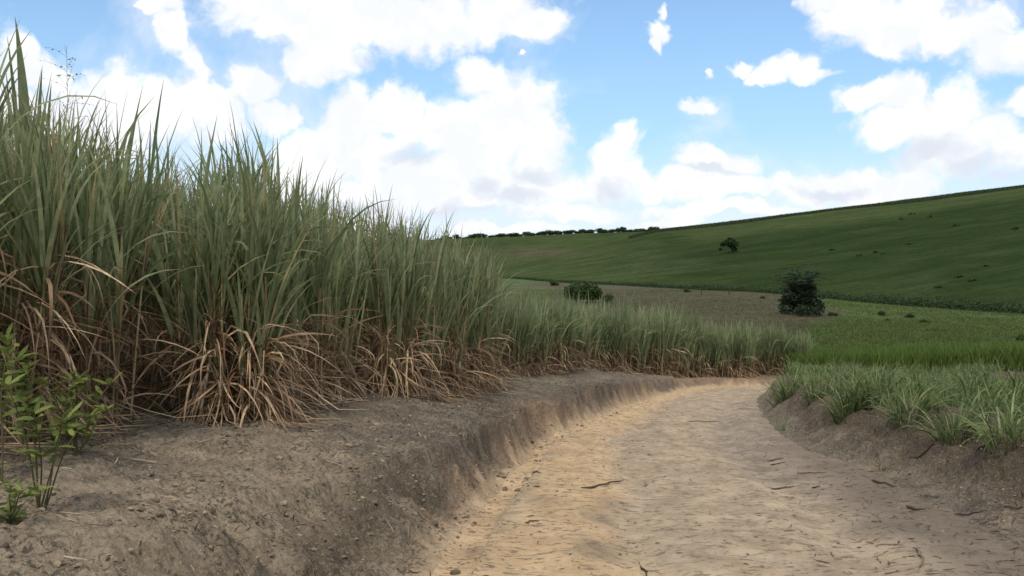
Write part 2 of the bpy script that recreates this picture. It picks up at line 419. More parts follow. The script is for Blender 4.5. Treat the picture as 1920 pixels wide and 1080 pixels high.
def hill_mat():
    m, nt = new_mat('hill_cane'); co = objco(nt)
    n1 = noise(nt, co, 0.012, 5, 0.6); n2 = noise(nt, co, 0.10, 5, 0.65, sc3=(0.5, 1, 1, 0.35)); n3 = noise(nt, co, 0.9, 4, 0.7); n4 = noise(nt, co, 0.035, 4, 0.6, sc3=(1, 0.35, 1)); n6 = noise(nt, co, 0.55, 3, 0.6, sc3=(0.12, 1, 1, 0.30))
    a = mixc(nt, mrange(nt, n2, 0.3, 0.7), (0.023, 0.039, 0.013), (0.040, 0.058, 0.021))
    b = mixc(nt, mrange(nt, n2, 0.3, 0.7), (0.048, 0.068, 0.024), (0.071, 0.090, 0.037))
    col = mixc(nt, mrange(nt, mth(nt, 'ADD', attr(nt, 'pale'), mth(nt, 'MULTIPLY', mth(nt, 'SUBTRACT', n1, 0.5), 1.1)), 0.25, 0.85), a, b)
    col = mixc(nt, mrange(nt, n4, 0.5, 0.72, 0, 0.35), col, (0.095, 0.105, 0.055))
    col = mixc(nt, mth(nt, 'MULTIPLY', attr(nt, 'bare'), mrange(nt, n2, 0.3, 0.6, 0.4, 1)), col, (0.105, 0.085, 0.055))
    col = mixc(nt, mth(nt, 'MULTIPLY', attr(nt, 'line'), 0.9), col, (0.022, 0.038, 0.016))
    col = mixc(nt, mrange(nt, n3, 0.48, 0.66, 0, 0.55), col, (0.016, 0.025, 0.010))
    col = mixc(nt, mrange(nt, n6, 0.50, 0.62, 0, 0.45), col, (0.020, 0.032, 0.013))
    bs = nd(nt, 'ShaderNodeBsdfPrincipled'); nt.links.new(col, bs.inputs['Base Color']); bs.inputs['Roughness'].default_value = 1.0
    bs.inputs['Specular IOR Level'].default_value = 0.0
    b_ = nt.nodes.new('ShaderNodeBump'); b_.inputs['Strength'].default_value = 0.6; b_.inputs['Distance'].default_value = 0.8
    nt.links.new(mth(nt, 'ADD', n3, n2), b_.inputs['Height']); nt.links.new(b_.outputs[0], bs.inputs['Normal'])
    o = nd(nt, 'ShaderNodeOutputMaterial'); nt.links.new(bs.outputs[0], o.inputs[0]); return m

M_GROUND, M_ROAD, M_HILL = ground_mat(), road_mat(), hill_mat()

# ------------------------------------------------------------------ ground, road, hillside
def build_terrain():
    us = np.concatenate([np.linspace(-3, -0.62, 50), np.linspace(-0.6, 0.6, 940), np.linspace(0.62, 3, 50)])
    ys = [3.0]
    while ys[-1] < 1500:
        y = ys[-1]; ys.append(y * (1.0052 if y < 55 else 1.011))
    ys = np.array(ys)
    U, Y = np.meshgrid(us, ys); X = U * Y
    Z, D, S = terrain(X.ravel(), Y.ravel())
    x, y = X.ravel(), Y.ravel()
    nr, nc = U.shape
    idx = np.arange(nr * nc).reshape(nr, nc)
    Q = np.stack([idx[:-1, :-1], idx[:-1, 1:], idx[1:, 1:], idx[1:, :-1]], -1).reshape(-1, 4)
    V = np.stack([x, y, Z], 1)
    fy = np.interp(U.ravel(), KU, K_FY)
    cat = np.zeros(len(x), int)                       # 0 ground 1 road 2 hill
    wob = 0.09 * fbm(x, y, 0.7, 3, 71)
    cat[(D + wob < 0.0) & (y < 60)] = 1
    cat[y > fy] = 2
    qc = cat[Q].max(1)
    qc = np.where((cat[Q] == 1).all(1), 1, np.where((cat[Q] == 2).any(1), 2, 0))
    def sub(name, c, attrs, mat):
        q = Q[qc == c]; used, inv = np.unique(q, return_inverse=True)
        me = mesh_from(name, V[used], inv.reshape(q.shape), {k: a[used] for k, a in attrs.items()}, mat)
        o = obj(name, me); tag(o, kind='structure'); return o
    u = U.ravel()
    left = S < 0
    field = sstep(46, 58, y) * 1.0
    field = np.maximum(field, sstep(2.0, 5.0, D) * (~left) * sstep(10, 14, y) * 0.7)
    px = 960 + u * F
    py = HY - Z / y * F
    brown = sstep(1600, 1470, px + 60 * fbm(x, y, 20, 2, 77)) * (0.42 + 0.58 * sstep(960, 1150, px + 60 * fbm(x, y, 24, 2, 78))) * sstep(75, 95, y)
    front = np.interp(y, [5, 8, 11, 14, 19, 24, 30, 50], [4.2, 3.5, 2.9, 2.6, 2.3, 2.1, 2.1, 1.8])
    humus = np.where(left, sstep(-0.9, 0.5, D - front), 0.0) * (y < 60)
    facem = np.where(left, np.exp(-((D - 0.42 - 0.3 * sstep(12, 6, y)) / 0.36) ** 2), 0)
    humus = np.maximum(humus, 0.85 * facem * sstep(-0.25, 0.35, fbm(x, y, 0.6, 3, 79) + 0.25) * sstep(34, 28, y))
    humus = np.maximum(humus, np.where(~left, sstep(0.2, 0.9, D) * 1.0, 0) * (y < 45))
    clay = np.where(left, np.exp(-((D - 0.0) / 0.22) ** 2) * 0.6 * sstep(-0.1, 0.5, fbm(x, y, 1.2, 3, 81)), 0)
    sandy = np.where(left, sstep(0.24, 0.03, D + 0.12 * fbm(x, y, 0.25, 2, 85)), 0.0) * (y < 60)
    clay = np.maximum(clay, np.where(left, sstep(0.48, 0.1, D + 0.22 * fbm(x, y, 0.6, 3, 87)) * 0.6 * sstep(6, 9, y) * sstep(-0.5, 0.1, fbm(x, y, 2.2, 2, 88)), 0))
    clay = np.maximum(clay, np.where(left, 0.8 * np.exp(-((y - 19.5) / 2.0) ** 2) * sstep(0.9, 0.4, D), 0))
    clay = np.maximum(clay, np.where(left, 0.7 * sstep(36, 42, y) * sstep(3.4, 2.0, D), 0))
    tan = np.where(left, sstep(11, 6.5, y) * sstep(3.2, 1.2, D) * 0.8 + 0.2 * sstep(14, 10, y), 0.0)
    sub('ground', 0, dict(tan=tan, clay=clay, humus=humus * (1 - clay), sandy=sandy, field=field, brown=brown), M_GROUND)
    cx = np.interp(y, RD[:52, 1], RD[:52, 0])
    off = x - cx
    ochre = np.exp(-((off + 1.5) / 0.8) ** 2) * 0.9 + 0.35 * np.exp(-((off - 0.1) / 0.35) ** 2) + 0.5 * sstep(9, 6, y) * np.exp(-((off + 0.3) / 1.2) ** 2)
    grey = sstep(0.2, 2.2, off) * sstep(40, 10, y) + 0.35 * sstep(0, 0.8, off) * sstep(10, 14, y)
    ochre = np.maximum(ochre, np.where(left, sstep(-0.55, -0.1, D), 0) * 0.9)
    litter = sstep(0.6, 2.3, off) * sstep(26, 10, y) * 0.62 + 0.2 * fbm(x, y, 0.9, 2, 83) + 0.45 * np.exp(-((x - 0.35) / 0.3) ** 2 - ((y - 10.6) / 1.3) ** 2) + 0.4 * np.exp(-((x + 0.35) / 0.25) ** 2 - ((y - 8.3) / 0.6) ** 2) + 0.35 * np.exp(-((off + 1.15) / 0.28) ** 2) * sstep(14, 11, y)
    sub('dirt_road', 1, dict(ochre=ochre, grey=grey, litter=litter), M_ROAD)
    ry = np.interp(u, KU, K_RY)
    t = (y - fy) / (ry - fy)
    pale = sstep(1500, 1050, px) * 0.75
    pale = np.where(y > ry + 50, 0.75, pale)
    # old track running across the slope up to the right from the lone tree
    lpy = np.interp(px, [1000, 1200, 1375, 1480, 1620, 1760, 1920], [512, 492, 466, 450, 428, 405, 385])
    pale = np.maximum(pale, sstep(6, -30, py - lpy) * sstep(1100, 1380, px) * 0.85) * (1 - 0.0 * t) + 0.25 * sstep(0.9, 1.0, t)
    pale = np.where(y > ry + 50, 0.75, pale)
    line = np.exp(-((py - lpy) / 3.0) ** 2) * sstep(1150, 1390, px) * sstep(1800, 1500, px) * (y < ry)
    bare = np.exp(-((px - 1000) / 90) ** 2) * np.exp(-((py - 474) / 9) ** 2) * 0.8
    sub('hillside', 2, dict(pale=pale, line=line, bare=bare), M_HILL)
    # coarse ground behind the camera
    gx, gy = np.meshgrid(np.linspace(-9, 9, 40), np.linspace(-60, 3, 80))
    gx = gx * (1 + 8 * sstep(3, -30, gy)); z, d, s = terrain(gx.ravel(), gy.ravel(), detail=False)
    i2 = np.arange(gx.size).reshape(gx.shape)
    q2 = np.stack([i2[:-1, :-1], i2[:-1, 1:], i2[1:, 1:], i2[1:, :-1]], -1).reshape(-1, 4)
    me = mesh_from('ground_behind', np.stack([gx.ravel(), gy.ravel(), z], 1), q2, dict(tan=z*0+.3, clay=z*0, humus=z*0, sandy=z*0, field=z*0, brown=z*0), M_GROUND)
    tag(obj('ground_behind', me), kind='structure')
build_terrain()

# ------------------------------------------------------------------ sugarcane
def cane_meshes(H=3.2, nst=11, rad=0.36, dry=1.0, young=False, low=0.42, high=0.66, tb=1.5, till=0.0):
    """one clump: foliage, dry foliage, stems, base at the origin"""
    a = rng.uniform(0, 2 * np.pi, nst); r = rad * np.sqrt(rng.uniform(0, 1, nst))
    bx, by = r * np.cos(a), r * np.sin(a)
    la = a + rng.normal(0, 0.6, nst); ll = rng.uniform(0.01, 0.13, nst) * (1 if not young else 0.7)
    hs = H * rng.uniform(0.42, 0.60, nst)
    S = 5; t = np.linspace(0, 1, S)
    k = np.tan(ll)[:, None] * (t ** 1.3)[None, :] * hs[:, None]
    path = np.stack([bx[:, None] + k * np.cos(la)[:, None], by[:, None] + k * np.sin(la)[:, None], hs[:, None] * t[None, :] - 0.06 * (t[None, :] == 0)], -1)
    rr = np.broadcast_to(np.linspace(0.015, 0.010, S), (nst, S)) * (0.7 if young else 1.0)
    v, f = tubes(path, rr, 5)
    stems = Bag(); ti = np.repeat(rng.uniform(0, 1, nst), S * 5)
    stems.add(v, f, tint=ti, along=np.tile(np.repeat(t, 5), nst))
    def on_stem(i, tt):
        kk = np.tan(ll[i]) * tt ** 1.3 * hs[i]
        return np.stack([bx[i] + kk * np.cos(la[i]), by[i] + kk * np.sin(la[i]), hs[i] * tt], -1)
    # green leaves
    g = Bag(); per = 9 if not young else 10
    i = np.repeat(np.arange(nst), per); n = len(i)
    lo = low
    tt = np.clip(lo + (1 - lo) * rng.uniform(0, 1, n) ** 0.7, 0, 1)
    up = (tt - lo) / (1 - lo)
    P = on_stem(i, tt)
    az = rng.uniform(0, 2 * np.pi, n)
    lean = np.abs(rng.normal(0.06, 0.06, n)) + 0.20 * (1 - up) + 0.02
    droop = np.abs(rng.normal(0.30, 0.28, n)) + 0.55 * (1 - up) * rng.uniform(0, 1, n)
    L = H * rng.uniform(0.36, 0.54, n) * (1 - 0.12 * (1 - up))
    W = rng.uniform(0.026, 0.058, n) * (H / 3.2) ** 0.5
    v, f, al, tn = blades(P, az, lean, L, W, droop, 7, 2.0, 0.25)
    g.add(v, f, tint=tn, along=al)
    # some long arching leaves
    n2 = int(nst * 1.3); i = rng.integers(0, nst, n2)
    P = on_stem(i, rng.uniform(0.45, 0.9, n2))
    v, f, al, tn = blades(P, rng.uniform(0, 6.28, n2), rng.uniform(0.15, 0.4, n2), H * rng.uniform(0.4, 0.55, n2), rng.uniform(0.032, 0.055, n2), rng.uniform(0.9, 2.0, n2), 8, 1.7, 0.25)
    g.add(v, f, tint=tn, along=al)
    if till > 0:
        n3 = int(nst * till); a3 = rng.uniform(0, 6.28, n3); r3 = rad * rng.uniform(0.3, 1.15, n3)
        P = np.stack([r3 * np.cos(a3), r3 * np.sin(a3), rng.uniform(0.1, 0.75, n3)], -1)
        v, f, al, tn = blades(P, a3 + rng.normal(0, 0.8, n3), rng.uniform(0.02, 0.26, n3), H * rng.uniform(0.35, 0.62, n3), rng.uniform(0.026, 0.048, n3), rng.uniform(0.05, 0.7, n3), 7, 2.0, 0.25)
        g.add(v, f, tint=tn, along=al)
    # dry leaves: hang and splay to the ground
    d = Bag()
    n = int(nst * 9 * dry); i = rng.integers(0, nst, n)
    tt = rng.uniform(0.04, high, n)
    P = on_stem(i, tt)
    az = np.where(rng.uniform(0, 1, n) < 0.7, np.arctan2(P[:, 1], P[:, 0]) + rng.normal(0, 0.9, n), rng.uniform(0, 6.28, n))
    lean = rng.uniform(0.1, 0.9, n); droop = rng.uniform(1.2, 2.6, n)
    L = H * rng.uniform(0.14, 0.36, n); W = rng.uniform(0.012, 0.036, n)
    kink = rng.uniform(0.3, 1.6, n) * (rng.uniform(0, 1, n) < 0.4)
    tint = rng.uniform(0, 1, n) ** tb
    v, f, al, tn = blades(P, az, lean, L, W, droop, 6, 0.4, 0.2, zmin=0.015, kink=kink, tint=tint)
    d.add(v, f, tint=tn, along=al)
    # straight fallen straws leaning from the base to the ground
    n = int(nst * 3.6 * dry); i = rng.integers(0, nst, n)
    P = on_stem(i, rng.uniform(0.10, 0.34, n))
    az = np.arctan2(P[:, 1], P[:, 0]) + rng.normal(0, 0.7, n)
    v, f, al, tn = blades(P, az, rng.uniform(1.9, 2.8, n), H * rng.uniform(0.18, 0.42, n), rng.uniform(0.012, 0.024, n), rng.uniform(-0.5, 0.1, n), 5, 1, 0.2, zmin=0.01, tint=rng.uniform(0.3, 1, n))
    d.add(v, f, tint=tn, along=al)
    # upright dead leaves inside
    n = int(nst * 3.5 * dry); i = rng.integers(0, nst, n)
    P = on_stem(i, rng.uniform(0.05, 0.5, n))
    v, f, al, tn = blades(P, rng.uniform(0, 6.28, n), rng.uniform(0.0, 0.35, n), H * rng.uniform(0.2, 0.4, n), rng.uniform(0.012, 0.026, n), rng.uniform(0.1, 1.6, n), 6, 1.5, 0.2, kink=rng.uniform(0, 1.6, n) * (rng.uniform(0, 1, n) < 0.4))
    d.add(v, f, tint=tn * 0.8, along=al)
    return g, d, stems

def cane_proto(kind, k):
    if kind == 'tall':
        g, d, s = cane_meshes(3.25, 11, 0.33, 0.55, low=[0.2, 0.38, 0.3, 0.45][k], high=0.62, till=[2.4, 0.6, 1.6, 0.3][k])
        mg = M_CANE
    elif kind == 'skirt':
        g, d, s = cane_meshes(3.25, 13, 0.38, 1.9, low=[0.22, 0.36, 0.28][k], high=0.58, tb=1.0, till=[2.6, 0.8, 1.6][k])
        mg = M_CANE
    elif kind == 'leggy':
        g, d, s = cane_meshes(3.25, 12, 0.40, 1.15, low=[0.48, 0.36][k], high=0.85)
        mg = M_CANE
    elif kind == 'bare':
        g, d, s = cane_meshes(3.3, 9, 0.42, 0.12, low=0.5)
        mg = M_CANE
    elif kind == 'inner':
        g, d, s = cane_meshes(3.3, 9, 0.42, 0.4)
        mg = M_CANE
    else:
        g, d, s = cane_meshes(2.45, 12, 0.42, 0.6, young=True, low=0.22, till=1.0)
        mg = M_YCANE
    e = thing('sugarcane_clump', 'x', 'sugarcane', (0, 0, 0))
    obj('foliage', g.mesh('cane_foliage', mg), e)
    obj('dry_foliage', d.mesh('cane_dry_foliage', M_DRY), e)
    obj('stem', s.mesh('cane_stem', M_STEM), e)
    return [e, False]

protos = {k: [cane_proto(k, i) for i in range(n)] for k, n in (('tall', 4), ('leggy', 2), ('skirt', 3), ('inner', 4), ('bare', 2), ('young', 4))}
cane_xy = []
def place_cane(kind, x, y, label, group=None, s=1.0, sz=1.0):
    pr = protos[kind][rng.integers(0, len(protos[kind]))]
    z = float(height(x, y)[0]) - 0.03
    rz = rng.uniform(0, 6.28); scale = (s, s, s * sz)
    if not pr[1]:
        e = pr[0]; pr[1] = True
        e.location = (x, y, z); e.rotation_euler = (0, 0, rz); e.scale = scale
        tag(e, label, 'sugarcane', group)
    else:
        e = copy_tree(pr[0], (x, y, z), rz, scale, label, 'sugarcane', group)
    e.rotation_euler = (rng.normal(0, 0.02), rng.normal(0, 0.02), rz)
    cane_xy.append((x, y)); return e

ORD = ['first', 'second', 'third', 'fourth', 'fifth', 'sixth', 'seventh', 'eighth', 'ninth', 'tenth', 'eleventh', 'twelfth', 'thirteenth', 'fourteenth', 'fifteenth', 'sixteenth']
front_px = [ # px, py of the base, kind, scale
    (10, 752, 'leggy', 1.04), (95, 742, 'leggy', 1.0), (148, 740, 'leggy', 1.0),
    (385, 778, 'skirt', 1.0), (440, 785, 'skirt', 1.0), (500, 770, 'skirt', 1.03), (565, 752, 'tall', 1.0),
    (612, 742, 'skirt', 0.98), (722, 740, 'skirt', 1.0), (775, 744, 'skirt', 1.0), (820, 737, 'skirt', 1.0), (862, 732, 'skirt', 1.0), (900, 731, 'skirt', 0.97)]
front_lab = [
    'sugarcane clump at the very left edge, rising behind the yellow-green weed',
    'sugarcane clump just behind the leafy weed, with upright green blades to the ground',
    'sugarcane clump between the leafy weed and the dark hollow in the stand',
    'sugarcane clump on the right rim of the dark hollow, straws fanned to the left',
    'sugarcane clump standing farthest out on the bank, pale cut straw at its foot',
    'sugarcane clump with thick fan of dry straw, right of the farthest-out clump',
    'tall sugarcane clump with pale bent dead leaves at mid height, inside the nearer front row',
    'sugarcane clump on the left of the small dark gap in the front row',
    'sugarcane clump on the right of the small dark gap in the front row',
    'sugarcane clump with crossing pale straws, between the small gap and the last reddish bases',
    'sugarcane clump with broken pale stalks, third from the right end of the tall row',
    'sugarcane clump with reddish dry base, next to last in the tall front row',
    'last tall sugarcane clump with reddish base, where the shorter cane begins']
for (px, py, kd, s), lab in zip(front_px, front_lab):
    x, y, z = pick(px, py)
    place_cane(kd, x, y, lab, 'front row of tall sugarcane', s)
# standouts
def spear(e, tips):
    """unopened spear leaves standing above the clump, as one more part of it; (px, py of the foot, px, py of the tip, width)"""
    b = Bag(); x0, y0, z0 = e.location
    e.rotation_euler = (0, 0, 0); sx, _, sz = e.scale
    for pa, qa, pb, qb, wd in tips:
        A = np.array([(pa - 960) / F * y0 - x0, 0, (HY - qa) / F * y0 - z0]); B = np.array([(pb - 960) / F * y0 - x0, rng.normal(0, .1), (HY - qb) / F * y0 - z0])
        t = np.linspace(0, 1, 10)[:, None]; mid = A * (1 - t) + B * t; dx = B[0] - A[0]
        mid[:, 0] += -dx * 0.14 * np.sin(np.pi * t[:, 0]) ; mid[-1, 2] -= 0.02
        w = wd * 0.5 * np.clip(t * 5 + 0.5, 0, 1) * np.clip(1 - t ** 2.0, 0.02, 1)
        sd = np.array([0.95, 0.3, 0.0])[None]
        v = np.stack([mid - sd * w, mid + np.array([0, 1, 0]) * w * 0.4, mid + sd * w], 1) / np.array([sx, sx, sz])
        idx = np.arange(30).reshape(10, 3)
        f = np.concatenate([np.stack([idx[:-1, k], idx[:-1, k + 1], idx[1:, k + 1], idx[1:, k]], -1) for k in (0, 1)])
        b.add(v.reshape(-1, 3), f, tint=np.full(30, rng.uniform(0, .5)), along=np.repeat(t[:, 0], 3) * 0.8 + 0.1)
    obj('spear_leaf', b.mesh('spear_leaf', M_CANE), e)
x, y, z = pick(28, 700); spear(place_cane('tall', x, y, 'tallest sugarcane clump, its broad spear-like leaf reaching highest at the far left', 'tall sugarcane', 1.08), [(50, 330, 15, 22, 0.15), (36, 340, 8, 62, 0.07), (70, 300, 78, 118, 0.06), (20, 330, -4, 120, 0.05), (88, 300, 98, 150, 0.05)])
x, y, z = pick(505, 735); spear(place_cane('tall', x, y, 'sugarcane clump with long dark blades arching above its neighbours in front of cloud', 'tall sugarcane', 1.03), [(512, 400, 470, 220, 0.075), (524, 400, 523, 255, 0.055), (516, 400, 462, 222, 0.05), (440, 330, 408, 262, 0.05), (470, 390, 456, 270, 0.04)])

def front_d(y): return np.interp(y, [5, 8, 11, 14, 19, 24, 30, 50], [4.2, 3.5, 2.9, 2.6, 2.3, 2.1, 2.1, 1.8])
cand = rng.uniform((-20, 5.2), (2.5, 27), (26000, 2))
cd, cs = road_dist(cand[:, 0], cand[:, 1])
fx = cd - front_d(cand[:, 1]); cu = cand[:, 0] / cand[:, 1]
ok = (cs < 0) & (fx > 0.35) & (fx < 7.5) & (cu > -0.66) & (cand[:, 0] < -0.2 + 0.02 * (cand[:, 1] - 25) * 0 + 0.1)
ok &= (cand[:, 1] < 25.2) & (cu < uk(905))
hol = ((cu > uk(188)) & (cu < uk(362)) & (fx < 1.55)) | ((cu > uk(622)) & (cu < uk(698)) & (fx < 1.4))
cand = cand[ok & ~hol]; fx = fx[ok & ~hol]
order = np.argsort(fx + rng.uniform(0, 0.5, len(fx)))
nin = 0
for i in order:
    if nin >= 175: break
    x, y = cand[i]; md = 0.62 if fx[i] < 2.5 else 0.85
    q = np.array(cane_xy)
    if ((q[:, 0] - x) ** 2 + (q[:, 1] - y) ** 2).min() < md * md: continue
    nearhol = (uk(160) < x / y < uk(385)) or (uk(605) < x / y < uk(715))
    kd = ('leggy' if x / y < uk(360) else 'tall') if fx[i] < 1.4 and not nearhol else ('bare' if nearhol and fx[i] < 5.5 else 'inner')
    place_cane(kd, x, y, 'green sugarcane clump inside the tall stand, hidden low down by the front row', 'sugarcane clumps inside the tall stand', rng.uniform(0.92, 1.06), rng.uniform(0.95, 1.05)); nin += 1
print('inner cane', nin)

# shorter cane round the bend
sl = np.array([(0.15, 26.6, .92), (0.9, 29.5, 0.98), (2.8, 37, 1.10), (5.4, 41.3, 1.28), (8.6, 45.6, 1.22), (13.2, 49.8, 1.06), (15.5, 50.3, 0.85)])
seg = np.concatenate([[0], np.cumsum(np.hypot(np.diff(sl[:, 0]), np.diff(sl[:, 1])))])
nfront = 0
for row, sp in ((0, 0.62), (0.75, 0.8)):
    s = 0.0
    while s < seg[-1]:
        x = np.interp(s, seg, sl[:, 0]); y = np.interp(s, seg, sl[:, 1]); k = np.interp(s, seg, sl[:, 2])
        x2 = x - 0.72 * row + rng.normal(0, 0.14); y2 = y + 0.7 * row + rng.normal(0, 0.14)
        e = place_cane('young', x2, y2,
            'shorter green sugarcane clump in the front rows, along the road towards the bend' if s < 16 else 'short green sugarcane clump in the front rows behind the road bend',
            'shorter sugarcane along the road' if s < 16 else 'short sugarcane behind the bend', k * rng.uniform(0.9, 1.08), rng.uniform(0.94, 1.08))
        s += sp * rng.uniform(0.8, 1.2); nfront += 1
print('short cane', nfront)
# unplaced prototypes never stay behind
for ks in protos.values():
    for pr in ks:
        if not pr[1]:
            for c in list(pr[0].children): bpy.data.objects.remove(c)
            bpy.data.objects.remove(pr[0])

rng = np.random.default_rng(100)
# the mass of short cane behind those rows: one object
def grass_mass(name, X, Y, H, W, mat, per, segs, label_kind='stuff', lean=(0.0, 0.25), droop=(0.2, 0.9), jit=0.25, zoff=0.0, tpow=1.0):
    n = len(X); z = height(X, Y)
    i = np.repeat(np.arange(n), per)
    P = np.stack([X[i] + rng.normal(0, jit, len(i)), Y[i] + rng.normal(0, jit, len(i)), z[i] + zoff], 1)
    L = H[i] * rng.uniform(0.6, 1.1, len(i)); w = W * rng.uniform(0.6, 1.3, len(i))
    v, f, al, tn = blades(P, rng.uniform(0, 6.28, len(i)), rng.uniform(*lean, len(i)), L, w, rng.uniform(*droop, len(i)), segs, 1.8, 0.0, tint=np.clip(np.repeat(rng.uniform(0, 1, n), per) * 0.5 + rng.uniform(0, 0.5, len(i)), 0, 1) ** tpow)
    o = obj(name, mesh_from(name, v, f, dict(tint=tn, along=al), mat)); tag(o, kind='stuff'); return o

n = 5200
s = rng.uniform(0, seg[-1], n); dpt = rng.uniform(1.2, 13, n)
X = np.interp(s, seg, sl[:, 0]) - 0.75 * dpt * np.interp(s, seg, np.linspace(1.0, 0.2, len(sl))); Y = np.interp(s, seg, sl[:, 1]) + 0.66 * dpt
k = np.interp(s, seg, sl[:, 2])
keep = (X / Y > -0.06) & (Y > 28)
o = grass_mass('sugarcane_field', X[keep], Y[keep], 2.25 * k[keep] * rng.uniform(0.85, 1.05, keep.sum()), 0.055, M_YCANE, 12, 4, droop=(0.05, 0.7), lean=(0, 0.2))
tag(o, 'mass of shorter green sugarcane filling the field behind the rows at the bend', 'sugarcane')

rng = np.random.default_rng(101)
# deep green crop strip across the road on the right
n = 9000
X = rng.uniform(14, 36, n); Y = 44.8 + rng.uniform(0, 1, n) ** 1.3 * 14 - 0.28 * np.clip(X - 19, 0, 30) + 0.4 * fbm(X, X * 0, 2.0, 2, 3)
d_, s_ = road_dist(X, Y); keep = (d_ > 0.9) & (s_ < 0)
o = grass_mass('tall_grass', X[keep], Y[keep], (1.35 + 0.35 * fbm(X, Y, 2.2, 3, 4))[keep], 0.05, M_FIELD, 9, 3, droop=(0.1, 0.9))
tag(o, 'dense dark green grass crop standing beyond the hidden road at right', 'grass')

rng = np.random.default_rng(102)
# ------------------------------------------------------------------ meadow
def meadow():
    n = 60000
    u = rng.uniform(-0.02, 0.62, n); Y = 56 * np.exp(rng.uniform(0, 1, n) * math.log(200 / 56.)); X = u * Y
    fy = np.interp(u, KU, K_FY); px = 960 + u * F
    ok = Y < fy - 1
    cl = fbm(X, Y, 9, 3, 91)
    br = sstep(1600, 1470, px + 60 * fbm(X, Y, 20, 2, 77)) * (0.42 + 0.58 * sstep(960, 1150, px + 60 * fbm(X, Y, 24, 2, 78))) * sstep(75, 95, Y)
    brown = ok & (br > rng.uniform(0.2, 0.8, n))
    green = ok & ~brown
    H = (0.32 + 0.22 * np.clip(cl, -0.6, 1))
    tag(grass_mass('meadow_grass', X[green], Y[green], H[green] * 0.8, 0.05, M_MEADOW, 4, 2, lean=(0, .6), droop=(0.2, 1.2)), 'bright green meadow grass on the valley floor', 'grass')
    tag(grass_mass('dry_meadow_grass', X[brown], Y[brown], H[brown] * 0.5, 0.05, M_BROWN, 3, 2, lean=(0, .6), droop=(0.2, 1.2)), 'brownish dry grass on the valley floor left of the palm shrub', 'grass')
meadow()

# foot of hill: dark strip of undergrowth
def foot():
    n = 34000
    px = rng.uniform(930, 2150, n); u = uk(px); fy = np.interp(u, KU, K_FY)
    clump = 0.5 + 0.5 * fbm(px / 14.0, px * 0, 1.0, 3, 95)
    th = np.interp(px, [930, 1250, 1600, 1920], [0.45, 0.7, 0.9, 1.15])
    Y = fy + rng.normal(0, 1.6, n); X = u * Y; z = height(X, Y)
    hh = rng.uniform(0, 1, n) ** 1.3 * th * (0.6 + 0.6 * clump)
    gap = clump > rng.uniform(0.0, 0.45, n)
    C = np.stack([X, Y, z + hh], 1)[gap]
    v, f, ti = leafcards(C, 0.16)
    o = obj('undergrowth', mesh_from('undergrowth', v, f, dict(tint=ti, along=ti * 0), M_TREE, False))
    tag(o, 'dark strip of undergrowth along the foot of the hill', 'undergrowth', kind='stuff')
foot()

# crop silhouette along the near ridge and all over the slope
def hill_crop():
    n = 26000
    px = rng.uniform(1180, 2150, n); u = uk(px); ry = np.interp(u, KU, K_RY)
    Y = ry + rng.uniform(-25, 6, n); X = u * Y
    tag(grass_mass('ridge_crop', X, Y, np.full(n, 1.1), 0.18, M_HILLC, 2, 2, lean=(0, .4), droop=(0.1, 0.9)), 'green crop fringing the top of the right-hand hill', 'crop')
hill_crop()

rng = np.random.default_rng(103)
# ------------------------------------------------------------------ trees and shrubs
def tree_meshes(W, H, blobs, trunk_h, nleaf, lsize, limbs=6):
    """blobs: list of (x,y,z,r) in units; leaves filled in shells of the blobs"""
    B = np.array(blobs, float)
    wts = B[:, 3] ** 2; wts /= wts.sum()
    i = rng.choice(len(B), nleaf, p=wts)
    dvec = rng.normal(0, 1, (nleaf, 3)); dvec /= np.linalg.norm(dvec, axis=1, keepdims=True)
    rad = B[i, 3] * rng.uniform(0.25, 1.08, nleaf) ** 0.6
    C = B[i, :3] + dvec * rad[:, None] * np.array([1, 1, 0.75])
    nz = fbm(C[:, 0] + C[:, 2] * 0.7, C[:, 1] - C[:, 2] * 0.5, 0.35 * B[:, 3].mean(), 2, 13)
    C = C[nz > -0.22]
    v, f, ti = leafcards(C, lsize)
    g = Bag(); g.add(v, f, tint=ti, along=ti * 0)
    paths = []; rr = []
    S = 6; t = np.linspace(0, 1, S)
    top = B[B[:, 2].argmax()]
    p = np.stack([0.15 * np.sin(t * 3), 0.1 * np.sin(t * 2.2), t * trunk_h * 1.15 - 0.15], -1); paths.append(p); rr.append(np.linspace(0.05, 0.03, S) * H)
    for k in range(min(limbs, len(B))):
        b = B[k]; st = np.array([p[3, 0], p[3, 1], trunk_h * (0.55 + 0.06 * k)])
        q = st[None] * (1 - t)[:, None] + b[None, :3] * t[:, None]; q[:, 2] += 0.12 * H * np.sin(t * np.pi) * 0.4
        paths.append(q); rr.append(np.linspace(0.024, 0.006, S) * H)
    v, f = tubes(np.array(paths), np.array(rr), 6)
    tr = Bag(); tr.add(v, f, tint=np.full(len(v), 0.5), along=np.zeros(len(v)))
    return g, tr

def tree(name, label, cat, loc, args, mat, group=None, rz=0):
    g, tr = tree_meshes(*args)
    e = thing(name, label, cat, loc, rz, (1, 1, 1), group)
    obj('crown', g.mesh('crown', mat, False), e); obj('trunk', tr.mesh('trunk', M_BARK), e)
    return e

